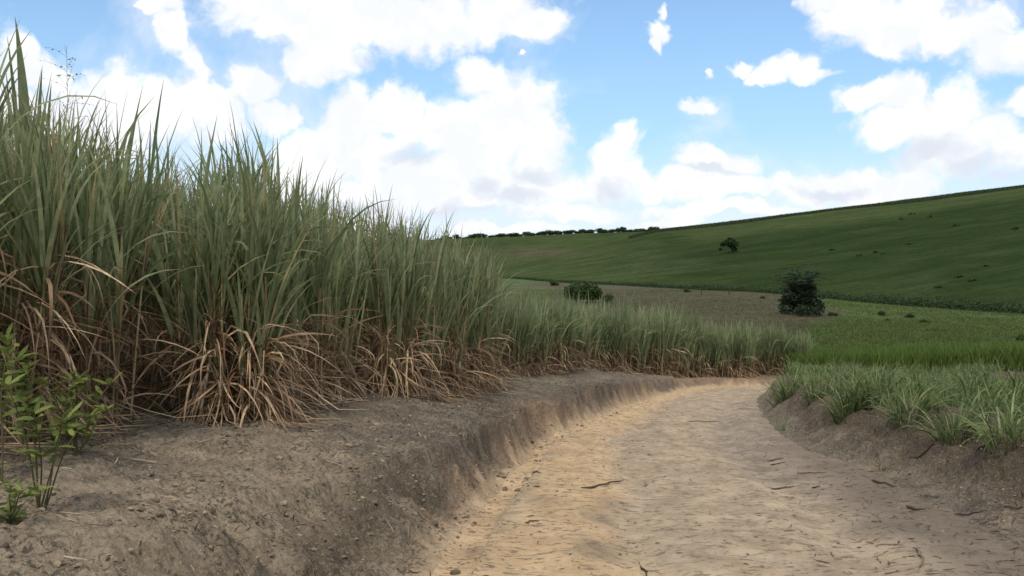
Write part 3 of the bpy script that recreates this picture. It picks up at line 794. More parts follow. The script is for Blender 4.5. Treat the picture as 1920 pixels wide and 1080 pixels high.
x, y, z = pick(1372, 474)
sc_ = y / F   # metres per photo pixel there
lb = [(0 * sc_, 0, 18 * sc_, 11 * sc_), (9 * sc_, 1, 17 * sc_, 8 * sc_), (-10 * sc_, -1, 20 * sc_, 8 * sc_), (-17 * sc_, 0, 16 * sc_, 6 * sc_), (-20 * sc_, 1, 7 * sc_, 4 * sc_), (3 * sc_, 2, 23 * sc_, 7 * sc_), (5 * sc_, 0, 9 * sc_, 7 * sc_), (-6 * sc_, 0, 25 * sc_, 5 * sc_)]
tree('lone_tree', 'lone dark round tree standing by itself halfway up the green hill', 'tree', (x, y, z), (46 * sc_, 32 * sc_, lb, 14 * sc_, 2600, 0.30), M_TREE)

rng = np.random.default_rng(104)
# ridge trees: three kinds, copied
rproto = []
for k in range(3):
    bl = [(rng.uniform(-3, 3), rng.uniform(-2, 2), rng.uniform(2.6, 4.6), rng.uniform(1.6, 2.6)) for _ in range(6)]
    rproto.append((bl, tree_meshes(9, 6, bl, 2.4, 900, 0.5)))
rm = [(g.mesh('ridge_crown', M_TREE, False), t.mesh('ridge_trunk', M_BARK)) for _, (g, t) in rproto]
def ridge_tree(px, s, sz, label, group):
    u = (px - 960) / F; Y = FARY - 6 + rng.uniform(-8, 4); z = float(height(u * Y, Y)[0])
    e = thing('ridge_tree', label, 'tree', (u * Y, Y, z - 2.3 * s), rng.uniform(0, 6.28), (1.55 * s, 1.55 * s, s * sz), group)
    k = rng.integers(0, 3); obj('crown', rm[k][0], e); obj('trunk', rm[k][1], e)
px = 822.0
while px < 1232:
    gap = 770 < px < 771
    if not (998 < px < 1012) and not (1196 < px < 1203):
        big = 0.62 if px < 1060 else 0.72
        lf = px < 1000
        ridge_tree(px, big * rng.uniform(0.55, 1.25), rng.uniform(0.75, 1.35),
                   'small dark tree in the far treeline, on the ridge left of its open gap' if lf else 'small dark tree in the far treeline, on the ridge right of its open gap',
                   'far treeline left of the gap' if lf else 'far treeline right of the gap')
    px += rng.uniform(3.5, 9)

rng = np.random.default_rng(105)
def shrub(name, label, px, py, wpx, hpx, mat=None, leaf=0.16, n=1500, group=None, lop=0.0, cat='shrub'):
    x, y, z = pick(px, py); s = y / F; W = wpx * s; H = hpx * s
    nb = 7
    bl = []
    for k in range(nb):
        fx_ = rng.uniform(-0.42, 0.42); hh = 1 - abs(fx_ + lop * 0.3) * 1.5
        bl.append((fx_ * W, rng.uniform(-0.2, 0.2) * W, max(0.15, 0.5 * hh) * H, max(0.2, 0.5 * hh) * H * rng.uniform(0.8, 1.15)))
    g, tr = tree_meshes(W, H, bl, 0.5 * H, n, leaf, 5)
    e = thing(name, label, cat, (x, y, z - 0.05), 0, (1, 1, 1), group)
    obj('foliage', g.mesh('shrub_foliage', mat or M_SHRUB, False), e); obj('trunk', tr.mesh('shrub_trunk', M_BARK), e)
    return e
shrub('shrub_mound', 'low dark green mound of bushes in the brown meadow', 1102, 568, 118, 50, leaf=0.2, n=6000, lop=0.3)
shrub('shrub', 'dark upright bush poking out of the low green mound', 1106, 560, 24, 34, M_TREE, 0.2, 1300)
shrub('shrub', 'small dark bush left of the low mound, near the hill foot', 1039, 536, 20, 14, M_SHRUB, 0.2, 900)
shrub('shrub', 'small green bush at the edge of the brown field, left of the palm shrub', 1430, 560, 12, 7, M_SHRUB, 0.14, 500)
shrub('shrub', 'small upright dark bush, leftmost on the green meadow right of the palm shrub', 1653, 592, 9, 12, M_TREE, 0.14, 600)
shrub('shrub', 'flat dark bush on the green meadow just below the hill foot', 1706, 596, 22, 9, M_TREE, 0.14, 800)
shrub('shrub', 'low spreading dark bush in the middle of the green meadow', 1733, 606, 26, 9, M_SHRUB, 0.14, 800)
shrub('shrub', 'tiny low bush nearest the tall grass crop on the meadow', 1713, 643, 12, 5, M_SHRUB, 0.1, 400)
shrub('shrub', 'long low streak of dark bushes across the green meadow', 1752, 621, 62, 6, M_SHRUB, 0.12, 1200)
shrub('shrub', 'dark bush at the right edge of the green meadow', 1915, 640, 26, 18, M_SHRUB, 0.12, 900)
shrub('shrub', 'faint low bush beneath the upright dark one on the meadow', 1663, 603, 14, 7, M_SHRUB, 0.12, 500)
shrub('shrub', 'bushy growth joining the right side of the palm shrub', 1560, 592, 24, 10, M_SHRUB, 0.14, 900)
shrub('shrub', 'dark bush in front of the hill foot strip, left of both fence posts', 1288, 548, 14, 9, M_SHRUB, 0.16, 600)

rng = np.random.default_rng(106)
for i_, (px, py, w_, h_) in enumerate([(1745, 407, 16, 5), (1712, 402, 22, 5), (1688, 412, 20, 6), (1793, 424, 18, 6), (1642, 474, 12, 5), (1655, 477, 10, 5), (1706, 458, 20, 5), (1612, 480, 12, 6), (1800, 520, 24, 6), (1825, 527, 20, 6), (1850, 500, 14, 5), (1905, 430, 22, 8), (1560, 470, 14, 5), (1760, 540, 16, 5)]):
    shrub('hill_bush', 'small low dark bush among those scattered over the right-hand hillside', px, py, w_, h_, M_SHRUB, 0.22, 260, 'low bushes on the hillside', cat='bush')
# palm shrub
def palm():
    x, y, z = pick(1503, 590); s = y / F * 1.1
    e = thing('palm_shrub', 'large dark palm-like shrub with spiky fronds on the valley floor', 'shrub', (x, y, z))
    H = 76 * s
    g = Bag()
    nf = 46
    for k in range(nf):
        az = rng.uniform(0, 6.28); lean = rng.uniform(0.03, 0.85); L = H * rng.uniform(0.62, 0.95) * (1 - 0.15 * lean)
        st = np.array([rng.normal(0, 0.35), rng.normal(0, 0.35), rng.uniform(0.15, 0.45) * H])
        t = np.linspace(0, 1, 18); th = lean + rng.uniform(0.3, 1.0) * t ** 1.6
        dr = np.stack([np.sin(th) * np.cos(az), np.sin(th) * np.sin(az), np.cos(th)], -1)
        pos = st + np.cumsum(dr, 0) * L / 18
        side = np.array([-np.sin(az), np.cos(az), 0])
        P = np.repeat(pos[3:], 2, 0); sg = np.tile([1, -1], 15)
        dirs = dr[3:].repeat(2, 0) * 0.7 + side[None] * sg[:, None] * 0.8 + np.array([0, 0, -0.25]); dirs /= np.linalg.norm(dirs, axis=1, keepdims=True)
        az2 = np.arctan2(dirs[:, 1], dirs[:, 0]); le2 = np.arccos(np.clip(dirs[:, 2], -1, 1))
        v, f, al, tn = blades(P, az2, le2, np.full(30, 0.20 * H) * rng.uniform(0.7, 1.1, 30), np.full(30, 0.11), rng.uniform(0.1, 0.6, 30), 2, 1.5)
        g.add(v, f, tint=tn, along=al * 0)
        vt, ft = tubes(pos[None], np.linspace(0.035, 0.012, 18)[None], 4); g.add(vt, ft, tint=np.full(len(vt), .3), along=np.zeros(len(vt)))
    obj('crown', g.mesh('palm_crown', M_PALM, False), e)
    bl = [(rng.uniform(-22, 22) * s * (1 - 0.4 * q), rng.uniform(-15, 15) * s, (10 + 34 * q) * s, rng.uniform(13, 19) * s) for q in np.linspace(0, 1, 14)]
    bl += [(-26 * s, 0, 12 * s, 14 * s), (-30 * s, 0, 26 * s, 9 * s), (26 * s, 0, 14 * s, 15 * s), (12 * s, -3, 9 * s, 13 * s), (-10 * s, -3, 9 * s, 13 * s), (30 * s, 0, 28 * s, 9 * s), (0, 0, 40 * s, 12 * s)]
    gg, tr = tree_meshes(90 * s, H, bl, 0.45 * H, 9000, 0.2, 7)
    obj('foliage', gg.mesh('palm_foliage', M_PALM, False), e); obj('trunk', tr.mesh('palm_trunk', M_BARK), e)
palm()

rng = np.random.default_rng(107)
# fence posts by the brown field
for px, lab in ((1315, 'thin dark fence post at the hill foot, left one of two'), (1367, 'thin dark fence post at the hill foot, right one of two')):
    x, y, z = pick(px, 553)
    b = Bag(); t = np.array([-0.2, 0.0, 0.9, 0.93])
    v, f = tubes(np.stack([0.02 * t, 0 * t, t], -1)[None], np.array([[0.09, 0.09, 0.085, 0.002]]), 7)
    b.add(v, f, tint=np.full(len(v), .2), along=np.zeros(len(v)))
    tag(obj('fence_post', b.mesh('fence_post', M_BARK), loc=(x, y, z)), lab, 'fence post', 'fence posts')

rng = np.random.default_rng(108)
# ------------------------------------------------------------------ right verge grass
def verge():
    n = 17000
    X = rng.uniform(5, 30, n); Y = rng.uniform(9.5, 38, n)
    d, s = road_dist(X, Y)
    thr = np.interp(Y, [9, 12, 16, 22, 30, 40], [1.75, 1.5, 1.3, 0.95, 0.7, 0.5]) + 0.3 * fbm(X, Y, 1.1, 3, 111)
    near = X / Y < 0.68
    dens = sstep(-0.15, 0.5, d - thr) * sstep(-0.45, 0.1, fbm(X, Y, 0.8, 2, 113)) * sstep(6.5, 3.0, d - thr)
    keep = (s > 0) & near & (rng.uniform(0, 1, n) < dens)
    X, Y = X[keep], Y[keep]
    H = (0.50 + 0.70 * fbm(X, Y, 0.9, 3, 115)) * np.interp(Y, [12, 24], [1.0, 0.8])
    tag(grass_mass('grass', X, Y, np.maximum(H, 0.2), 0.024, M_GRASS, 6, 5, lean=(0, 0.6), droop=(0.2, 2.2), jit=0.08, tpow=1.8), 'green grass growing along the crest of the right bank', 'grass')
verge()

rng = np.random.default_rng(109)
def tussock(label, px, py, r=0.22, n=90, H=0.62, W=0.017, name='grass_tussock', mat=None, droop=(0.6, 2.1), group='grass tussocks on the right bank', lean=(0.05, 0.7)):
    x, y, z = pick(px, py)
    a = rng.uniform(0, 6.28, n); rr = r * np.sqrt(rng.uniform(0, 1, n))
    X = x + rr * np.cos(a); Y = y + rr * np.sin(a)
    P = np.stack([X - x, Y - y, height(X, Y) - z - 0.01], 1)
    v, f, al, tn = blades(P, a + rng.normal(0, 0.6, n), rng.uniform(*lean, n), H * rng.uniform(0.55, 1.1, n), W * rng.uniform(0.7, 1.4, n), rng.uniform(*droop, n), 7, 1.5, 0.25)
    o = obj(name, mesh_from(name, v, f, dict(tint=tn, along=al), mat or M_GRASS), loc=(x, y, z))
    return tag(o, label, 'grass', group)
tussock('big grass tussock with long blades drooping over the dark notch in the bank', 1595, 775, 0.3, 170, 0.85, 0.022)
tussock('grass tussock at the road side end of the bank, leaning over the track', 1475, 745, 0.3, 150, 0.8, 0.02)
tussock('grass tussock with pale upright blades, between the two biggest tussocks', 1535, 752, 0.26, 120, 0.8, 0.018, droop=(0.3, 1.4))
tussock('tall-bladed grass tussock on the crest behind the drooping one', 1640, 760, 0.26, 130, 0.85, 0.018, droop=(0.2, 1.2))
tussock('grass tussock with long pale arching blades, right of the dark notch', 1705, 790, 0.25, 120, 0.75, 0.018)
tussock('grass tussock hanging over the bare brown slope of the right bank', 1790, 812, 0.25, 120, 0.7, 0.018)
tussock('grass tussock at the right edge of the photo, on the bank crest', 1893, 828, 0.28, 130, 0.65, 0.018)
tussock('small thin tuft of upright grass alone on bare soil, foot of the right bank', 1462, 808, 0.09, 22, 0.42, 0.014, droop=(0.1, 0.8), lean=(0, 0.35), group='small grass tufts')
tussock('small pale tuft of grass on the bare slope above the road, right side', 1655, 885, 0.06, 12, 0.2, 0.012, droop=(0.1, 0.9), group='small grass tufts')

rng = np.random.default_rng(110)
# hanging dead roots and dry grass on the bank lips
def lip_grass():
    n = 5200
    X = rng.uniform(-6, 8, n); Y = rng.uniform(5.5, 34, n); d, s = road_dist(X, Y)
    patch = fbm(X, Y, 1.1, 3, 121)
    keep = (s < 0) & (d > 0.30) & (d < 1.0 + 0.3 * sstep(12, 7, Y)) & (patch > 0.05)
    X, Y = X[keep], Y[keep]
    o = grass_mass('dead_grass', X, Y, np.full(len(X), 0.13), 0.008, M_TWIG, 5, 4, lean=(0.2, 1.3), droop=(0.8, 2.2), jit=0.06)
    tag(o, 'dark dead grass and roots hanging on the face of the left bank', 'dead grass')
    n = 9000
    X = rng.uniform(4, 14, n); Y = rng.uniform(8, 30, n); d, s = road_dist(X, Y)
    patch = fbm(X, Y, 0.8, 3, 123)
    keep = (s > 0) & (d > 0.25) & (d < 1.9) & (X / Y < 0.66) & (patch > -0.05)
    X, Y = X[keep], Y[keep]
    o = grass_mass('dead_weeds', X, Y, np.full(len(X), 0.14), 0.010, M_TWIG, 3, 4, lean=(0.3, 1.5), droop=(0.4, 2.0), jit=0.08)
    tag(o, 'dark dead weeds matted on the bare slope of the right bank', 'dead grass')
lip_grass()

rng = np.random.default_rng(111)
# ------------------------------------------------------------------ litter
def flat_litter(name, X, Y, Lr, Wr, mat, label, cat, lift=0.008):
    n = len(X); z = height(X, Y)
    P = np.stack([X, Y, z + lift], 1)
    az = rng.uniform(0, 6.28, n); L = rng.uniform(*Lr, n)
    # follow the ground at the far end
    z2 = height(X + np.cos(az) * L, Y + np.sin(az) * L)
    lean = np.pi / 2 - np.arctan2(z2 - z, L)
    v, f, al, tn = blades(P, az, lean, L, rng.uniform(*Wr, n), rng.normal(0, 0.25, n), 3, 1.0, 0.0, roll=np.pi / 2 * 0 + rng.normal(0, 0.5, n))
    o = obj(name, mesh_from(name, v, f, dict(tint=tn, along=al), mat)); return tag(o, label, cat, kind='stuff')
n = 9000; X = rng.uniform(-6, 3, n); Y = rng.uniform(5, 30, n); d, s = road_dist(X, Y)
k = (s < 0) & (d > 0.3) & (d < front_d(Y) + 1.0) & (rng.uniform(0, 1, n) < 0.25 + 0.75 * sstep(1.6, 0.2, front_d(Y) - d))
flat_litter('straw_litter', X[k], Y[k], (0.06, 0.32), (0.005, 0.014), M_STRAW, 'scattered dry straw lying on the left bank below the cane', 'straw')
n = 16000; X = rng.uniform(-1, 8, n); Y = 5.5 + 25 * rng.uniform(0, 1, n) ** 1.5; d, s = road_dist(X, Y); off = X - np.interp(Y, RD[:52, 1], RD[:52, 0])
k = (d < 0.3) & (rng.uniform(0, 1, n) < 0.06 + 0.6 * sstep(0.3, 2.2, off) * sstep(22, 8, Y))
flat_litter('leaf_litter', X[k], Y[k], (0.03, 0.16), (0.005, 0.014), M_TWIG, 'dark bits of dry leaf scattered over the right half of the track', 'litter')

def clods(name, X, Y, smin, smax, mat, label):
    """small irregular lumps of earth, one object"""
    n = len(X); z = height(X, Y)
    ico = np.array([(0, 0, 1), (.894, 0, .447), (.276, .851, .447), (-.724, .526, .447), (-.724, -.526, .447), (.276, -.851, .447), (.724, .526, -.447), (-.276, .851, -.447), (-.894, 0, -.447), (-.276, -.851, -.447), (.724, -.526, -.447), (0, 0, -1)])
    fc = np.array([(0,1,2),(0,2,3),(0,3,4),(0,4,5),(0,5,1),(1,6,2),(2,7,3),(3,8,4),(4,9,5),(5,10,1),(2,6,7),(3,7,8),(4,8,9),(5,9,10),(1,10,6),(6,11,7),(7,11,8),(8,11,9),(9,11,10),(10,11,6)])
    s = smin + (smax - smin) * rng.uniform(0, 1, n) ** 4
    v = ico[None] * (s[:, None] * rng.uniform(0.65, 1.25, (n, 12)))[..., None] * np.stack([rng.uniform(.8, 1.5, n), rng.uniform(.8, 1.5, n), rng.uniform(.5, .9, n)], 1)[:, None, :]
    v = v + np.stack([X, Y, z + 0.25 * s], 1)[:, None, :]
    f = fc[None] + (np.arange(n) * 12)[:, None, None]
    ti = np.repeat(rng.uniform(0, 1, n), 12)
    o = obj(name, mesh_from(name, v.reshape(-1, 3), f.reshape(-1, 3), dict(tint=ti, along=ti * 0), mat, False)); return tag(o, label, 'soil', kind='stuff')
n = 60000; X = rng.uniform(-7, 4, n); Y = 5 + 20 * rng.uniform(0, 1, n) ** 1.6; d, s = road_dist(X, Y)
k = (s < 0) & (d > 0.0) & (d < front_d(Y) + 0.4) & (fbm(X, Y, 0.8, 2, 131) > rng.uniform(-0.6, 0.5, n))
clods('dirt_crumbs', X[k], Y[k], 0.004, 0.026, M_CLOD, 'crumbled lumps of earth over the left bank')
n = 2600; X = rng.uniform(-4, 5, n); Y = 5 + 24 * rng.uniform(0, 1, n) ** 1.4; d, s = road_dist(X, Y)
k = (s < 0) & (d > -0.3) & (d < 0.9) & (fbm(X, Y, 0.9, 2, 137) > rng.uniform(-0.4, 0.5, n))
clods('bank_lumps', X[k], Y[k], 0.012, 0.060, M_CLOD, 'lumps of earth fallen from the cut face of the left bank')
n = 30000; X = rng.uniform(-1, 9, n); Y = 5.5 + 24 * rng.uniform(0, 1, n) ** 1.5; d, s = road_dist(X, Y)
k = ((d < 0) & (fbm(X, Y, 0.7, 3, 133) > rng.uniform(-0.1, 0.9, n))) | ((s < 0) & (d > -0.35) & (d < 0.25) & (rng.uniform(0, 1, n) < 0.8)) | ((s > 0) & (d > 0) & (d < 1.8))
clods('road_crumbs', X[k], Y[k], 0.003, 0.018, M_RCLOD, 'small crumbs of earth on the track and the right bank')

rng = np.random.default_rng(112)
def twig(label, p0, p1, r=0.012, mat=None, name='twig', bend=0.06, cat='twig', group='twigs on the track'):
    x0, y0, z0 = pick(*p0); x1, y1, z1 = pick(*p1)
    t = np.linspace(0, 1, 8); X = x0 + (x1 - x0) * t; Y = y0 + (y1 - y0) * t
    L = math.hypot(x1 - x0, y1 - y0); nx, ny = -(y1 - y0) / L, (x1 - x0) / L
    w = bend * L * np.sin(t * np.pi) * rng.choice([-1, 1]) + rng.normal(0, 0.012 * L, 8)
    X = X + nx * w; Y = Y + ny * w
    zz = height(X, Y) + r * 0.9 + 0.01 * rng.uniform(0, 1, 8)
    P = np.stack([X - x0, Y - y0, zz - z0], -1)
    rr = np.linspace(r, r * 0.45, 8); rr[0] *= 0.5; rr[-1] *= 0.3
    v, f = tubes(P[None], rr[None], 6)
    b = Bag(); b.add(v, f, tint=np.full(len(v), rng.uniform(0, 1)), along=np.zeros(len(v)))
    return tag(obj(name, b.mesh(name, mat or M_TWIG), loc=(x0, y0, z0)), label, cat, group)
twig('long reddish twig lying slantwise in the middle of the track', (1092, 918), (1170, 896), 0.014)
twig('short dark stick at the left side of the track', (1000, 884), (1016, 890), 0.013)
twig('dark curved stick near the foot of the right bank', (1634, 905), (1684, 916), 0.016)
twig('short knobbly dark stick on the right side of the track', (1700, 951), (1734, 957), 0.02)
twig('pale bent straw lying in the lower right of the track', (1712, 1030), (1722, 1066), 0.013, M_STRAW, cat='straw')
twig('long thin dark twig at the right side, farthest up the track by the grass', (1288, 790), (1350, 789), 0.012)
twig('short dark twig left of the dark curved stick, upper one of a pair', (1440, 862), (1470, 861), 0.012)
twig('short dark twig left of the dark curved stick, lower one of a pair', (1444, 871), (1476, 870), 0.010)
twig('thin curved twig below the pair of short twigs', (1494, 890), (1550, 888), 0.009)
twig('short dark twig in the middle right of the track, lowest of the upper twigs', (1447, 912), (1490, 908), 0.011)
twig('small dark twig between the curved stick and the lowest upper twig', (1523, 914), (1538, 912), 0.012)
twig('pale straws crossing at the lower right of the track', (1640, 1018), (1696, 1022), 0.009, M_STRAW, cat='straw')
twig('dark root sticking out along the slope of the right bank', (1705, 860), (1762, 838), 0.016, group='roots on the right bank', bend=0.1)
twig('dark root near the top of the right bank at the edge of the photo', (1830, 852), (1890, 830), 0.016, group='roots on the right bank', bend=0.1)
twig('dark stick at the foot of the slope, right edge of the photo', (1880, 966), (1919, 958), 0.018, group='roots on the right bank')
twig('long dark stick along the foot of the right slope', (1790, 967), (1850, 963), 0.010, group='roots on the right bank')
twig('pale stick on the grey top of the left bank', (742, 780), (764, 798), 0.014, M_STRAW, cat='stick', group='sticks on the left bank')
twig('pale stick lower on the left bank, above the crumbling lip', (786, 812), (802, 828), 0.014, M_STRAW, cat='stick', group='sticks on the left bank')
twig('dark twig at the bottom edge where track meets left bank', (735, 1066), (790, 1078), 0.009, group='sticks on the left bank')
twig('thin pale twig lying on the left bank near the weed', (112, 968), (158, 968), 0.006, M_STRAW, group='sticks on the left bank')
twig('pale straw lying below the weed, upper one', (15, 962), (48, 972), 0.009, M_STRAW, cat='straw', group='straws below the weed')
twig('pale straw lying below the weed, lower one at the photo edge', (2, 978), (18, 992), 0.011, M_STRAW, cat='straw', group='straws below the weed')
twig('dark forked twig at the bottom right part of the track', (1820 - 620, 1052), (1200 + 10, 1072), 0.010)
twig('small dark twig on the track by the left rut, lower left', (985, 985), (1012, 980), 0.012)

rng = np.random.default_rng(113)
# pale cut stalk standing at the foot of the farthest-out clump
x, y, z = pick(371, 797)
b = Bag(); t = np.linspace(0, 1, 6)
v, f = tubes(np.stack([0.10 * t, 0.25 * t, 0.95 * t - 0.03], -1)[None], np.full((1, 6), 0.017), 7); b.add(v, f, tint=np.full(len(v), 1.0), along=np.zeros(len(v)))
tag(obj('cane_stalk', b.mesh('cane_stalk', M_STRAW), loc=(x, y, z)), 'pale cut cane stalk leaning in front of the farthest-out clump', 'cane stalk')

rng = np.random.default_rng(114)
# ------------------------------------------------------------------ leafy weeds at the left
def weed(label, px, py, H, nst, spread, n_leaf, lsize, bare=0.35):
    x, y, z = pick(px, py)
    e = thing('leafy_weed', label, 'weed', (x, y, z), group='leafy weeds')
    lv, st = Bag(), Bag()
    for k in range(nst):
        a = rng.uniform(0, 6.28); sp = spread * rng.uniform(0.2, 1); hh = H * rng.uniform(0.6, 1.0)
        t = np.linspace(0, 1, 8)
        p = np.stack([sp * np.cos(a) * t ** 1.3 + 0.02 * np.sin(5 * t + a), sp * np.sin(a) * t ** 1.3 + 0.02 * np.cos(4 * t), hh * t - 0.02], -1)
        v, f = tubes(p[None], np.linspace(0.007, 0.003, 8)[None], 5); st.add(v, f, tint=np.full(len(v), rng.uniform()), along=np.zeros(len(v)))
        tt = rng.uniform(bare, 1, n_leaf); tt[:5] = rng.uniform(0.93, 1, 5)
        P = np.stack([np.interp(tt, t, p[:, i]) for i in range(3)], 1)
        az = rng.uniform(0, 6.28, n_leaf)
        v, f, al, tn = blades(P, az, rng.uniform(0.7, 1.35, n_leaf), lsize * rng.uniform(0.55, 1.15, n_leaf), lsize * 0.23 * rng.uniform(0.8, 1.2, n_leaf), rng.uniform(0.1, 0.9, n_leaf), 7, 1.3, 0.35, roll=rng.normal(0, 0.25, n_leaf), shape='leaf')
        lv.add(v, f, tint=tn, along=al)
    obj('foliage', lv.mesh('weed_foliage', M_WEED), e); obj('stem', st.mesh('weed_stem', M_WSTEM), e)
weed('tall leafy yellow-green weed on the left bank, nearest the camera', 75, 948, 0.92, 6, 0.42, 17, 0.145, 0.45)
weed('leafy green weed at the left edge of the photo, in front of the cane', -5, 900, 0.95, 5, 0.32, 16, 0.17, 0.45)
weed('yellowish weed with narrow leaves, just right of the tallest leafy weed', 140, 862, 0.66, 7, 0.38, 20, 0.14, 0.3)
weed('upper weed with pale curled leaves against the cane, behind the tallest leafy weed', 45, 870, 1.1, 5, 0.28, 16, 0.16, 0.45)
weed('low weed at the bottom left corner, below the other weeds', 5, 985, 0.26, 6, 0.28, 12, 0.12, 0.1)

rng = np.random.default_rng(115)
# wispy seed head above the cane
def seed_head():
    x, y, z = pick(150, 735)
    e = thing('seed_grass', 'wispy grass seed head rising above the cane tops against blue sky', 'grass', (x, y, z))
    top = (HY - 50) / F * y - z; tx = (126 - 150) / F * y
    t = np.linspace(0, 1, 12); p = np.stack([0.02 * np.sin(6 * t) + tx * t, 0 * t, (top - 0.22) * t], -1)
    b = Bag(); v, f = tubes(p[None], np.linspace(0.006, 0.002, 12)[None], 4); b.add(v, f, tint=np.full(len(v), .4), along=np.zeros(len(v)))
    obj('stem', b.mesh('seed_stem', M_WSTEM), e)
    h = Bag(); n = 22; tt = rng.uniform(0.78, 1.0, n)
    t2 = np.linspace(0, 1, 6)
    for k in range(n):
        st = np.array([np.interp(min(tt[k], 1), t, p[:, i]) for i in range(3)])
        a = rng.uniform(0, 6.28); L = rng.uniform(0.10, 0.34) * (1.15 - (tt[k] - .78) * 2); up = rng.uniform(0.2, 1.2)
        q = st + np.stack([np.cos(a) * L * t2, np.sin(a) * L * t2, up * L * t2 - 0.35 * L * t2 ** 2], -1)
        v, f = tubes(q[None], np.linspace(0.0016, 0.001, 6)[None], 3); h.add(v, f, tint=np.full(len(v), .4), along=np.zeros(len(v)))
        C = q[2:] + rng.normal(0, 0.008, (4, 3)); v, f, ti = leafcards(C, 0.014); h.add(v, f, tint=ti, along=ti * 0)
    obj('panicle', h.mesh('seed_panicle', M_WSTEM, False), e)
seed_head()

# ------------------------------------------------------------------ sky and light
SUN_EL, SUN_AZ = R(56), R(196)     # azimuth clockwise from +Y
w = bpy.data.worlds.new('World'); sc.world = w; w.use_nodes = True
nt = w.node_tree; nt.nodes.clear()
sky = nt.nodes.new('ShaderNodeTexSky'); sky.sky_type = 'NISHITA'; sky.sun_disc = False
sky.sun_elevation = SUN_EL; sky.sun_rotation = SUN_AZ; sky.air_density = 1.0; sky.dust_density = 0.8; sky.ozone_density = 1.5
SKY_S = 0.14
gen = nt.nodes.new('ShaderNodeTexCoord').outputs['Generated']
sep = nt.nodes.new('ShaderNodeSeparateXYZ'); nt.links.new(gen, sep.inputs[0])
az = mth(nt, 'ARCTAN2', sep.outputs[0], sep.outputs[1])
el = mth(nt, 'ARCSINE', sep.outputs[2])
cmb = nt.nodes.new('ShaderNodeCombineXYZ'); nt.links.new(az, cmb.inputs[0]); nt.links.new(el, cmb.inputs[1])
P = cmb.outputs[0]
def vmath(op, a, b=None, s=None):
    n = nt.nodes.new('ShaderNodeVectorMath'); n.operation = op
    for i, v in enumerate((a, b)):
        if v is None: continue
        if isinstance(v, bpy.types.NodeSocket): nt.links.new(v, n.inputs[i])
        else: n.inputs[i].default_value = v
    if s is not None: n.inputs['Scale'].default_value = s
    return n
def warp(p, scale, amt, detail):
    c = noise(nt, p, scale, detail, 0.55, out='Color')
    c = vmath('SUBTRACT', c, (0.5, 0.5, 0.5)).outputs[0]
    c = vmath('SCALE', c, s=amt).outputs[0]
    return vmath('ADD', p, c).outputs[0]
PW = warp(warp(warp(P, 8, 0.05, 2), 20, 0.030, 3), 55, 0.018, 4)
def dirpx(px, py):
    u = (px - 960) / F; v = (HY - py) / F
    return math.atan2(u, 1), math.atan2(v, math.hypot(u, 1))
def field(blobs, smooth=0.12):
    acc = None
    for (px, py, rx, ry) in blobs:
        a, e = dirpx(px, py)
        d = vmath('SUBTRACT', PW, (a, e, 0)).outputs[0]
        d = vmath('MULTIPLY', d, (F / rx, F / ry, 0)).outputs[0]
        l = vmath('LENGTH', d).outputs['Value']
        acc = l if acc is None else mth(nt, 'SMOOTH_MIN', acc, l, smooth)
    return mth(nt, 'SUBTRACT', 1.0, acc)
clouds = [ # px, py, rx, ry
    (560, 20, 200, 75), (760, 40, 210, 80), (950, 35, 130, 55), (600, 110, 90, 70), (620, 60, 120, 80),
    (330, 60, 45, 55), (375, 130, 32, 40), (300, 10, 60, 30),
    (215, 165, 75, 60), (300, 215, 120, 75), (400, 215, 75, 70), (150, 240, 160, 90), (80, 130, 70, 45), (30, 90, 40, 40), (30, 250, 150, 120),
    (470, 165, 70, 45), (520, 215, 60, 40),
    (900, 140, 75, 55), (960, 200, 110, 75), (1010, 260, 85, 90), (880, 260, 170, 90), (740, 215, 85, 60), (650, 230, 80, 60), (600, 290, 110, 70),
    (700, 290, 110, 60), (820, 330, 120, 60), (940, 340, 110, 55), (1020, 350, 80, 50), (720, 360, 160, 50), (560, 340, 90, 60),
    (1155, 280, 48, 48), (1150, 330, 75, 55), (1170, 262, 26, 30),
    (1330, 310, 90, 45), (1300, 345, 110, 40), (1240, 350, 60, 35), (1400, 350, 90, 30),
    (1480, 130, 60, 26), (1440, 145, 45, 16), (1525, 148, 38, 14), (1400, 120, 28, 14),
    (1305, 205, 45, 22), (1228, 60, 24, 30), (1210, 85, 16, 20), (1325, 137, 14, 14), (1240, 12, 10, 22), (985, 100, 10, 8),
    (1600, 50, 70, 60), (1700, 40, 120, 60), (1640, 85, 60, 30), (1800, 70, 130, 50), (1900, 100, 90, 45), (1860, 40, 60, 40), (1560, 5, 60, 25),
    (1700, 175, 75, 40), (1660, 190, 90, 25), (1780, 225, 95, 60), (1700, 245, 90, 50), (1850, 260, 70, 60), (1910, 190, 40, 35), (1780, 290, 130, 40),
    (1900, 290, 60, 40), (1560, 335, 120, 32), (1650, 340, 130, 32), (1500, 350, 100, 32),
    (2080, 160, 120, 120), (2200, 60, 150, 60), (-200, 120, 200, 150), (-300, 300, 250, 100), (1050, 395, 150, 22), (860, 380, 90, 26), (700, 400, 120, 26), (1350, 395, 160, 18), (950, 425, 130, 14), (1250, 415, 90, 12)]
F1 = field(clouds)
vor = nt.nodes.new('ShaderNodeTexVoronoi'); vor.feature = 'SMOOTH_F1'; vor.inputs['Scale'].default_value = 34; vor.inputs['Detail'].default_value = 2.0
vor.inputs['Smoothness'].default_value = 0.6; nt.links.new(PW, vor.inputs['Vector'])
billow = mth(nt, 'SUBTRACT', 0.5, vor.outputs['Distance'])
fb = mth(nt, 'SUBTRACT', noise(nt, P, 26, 7, 0.62), 0.5)
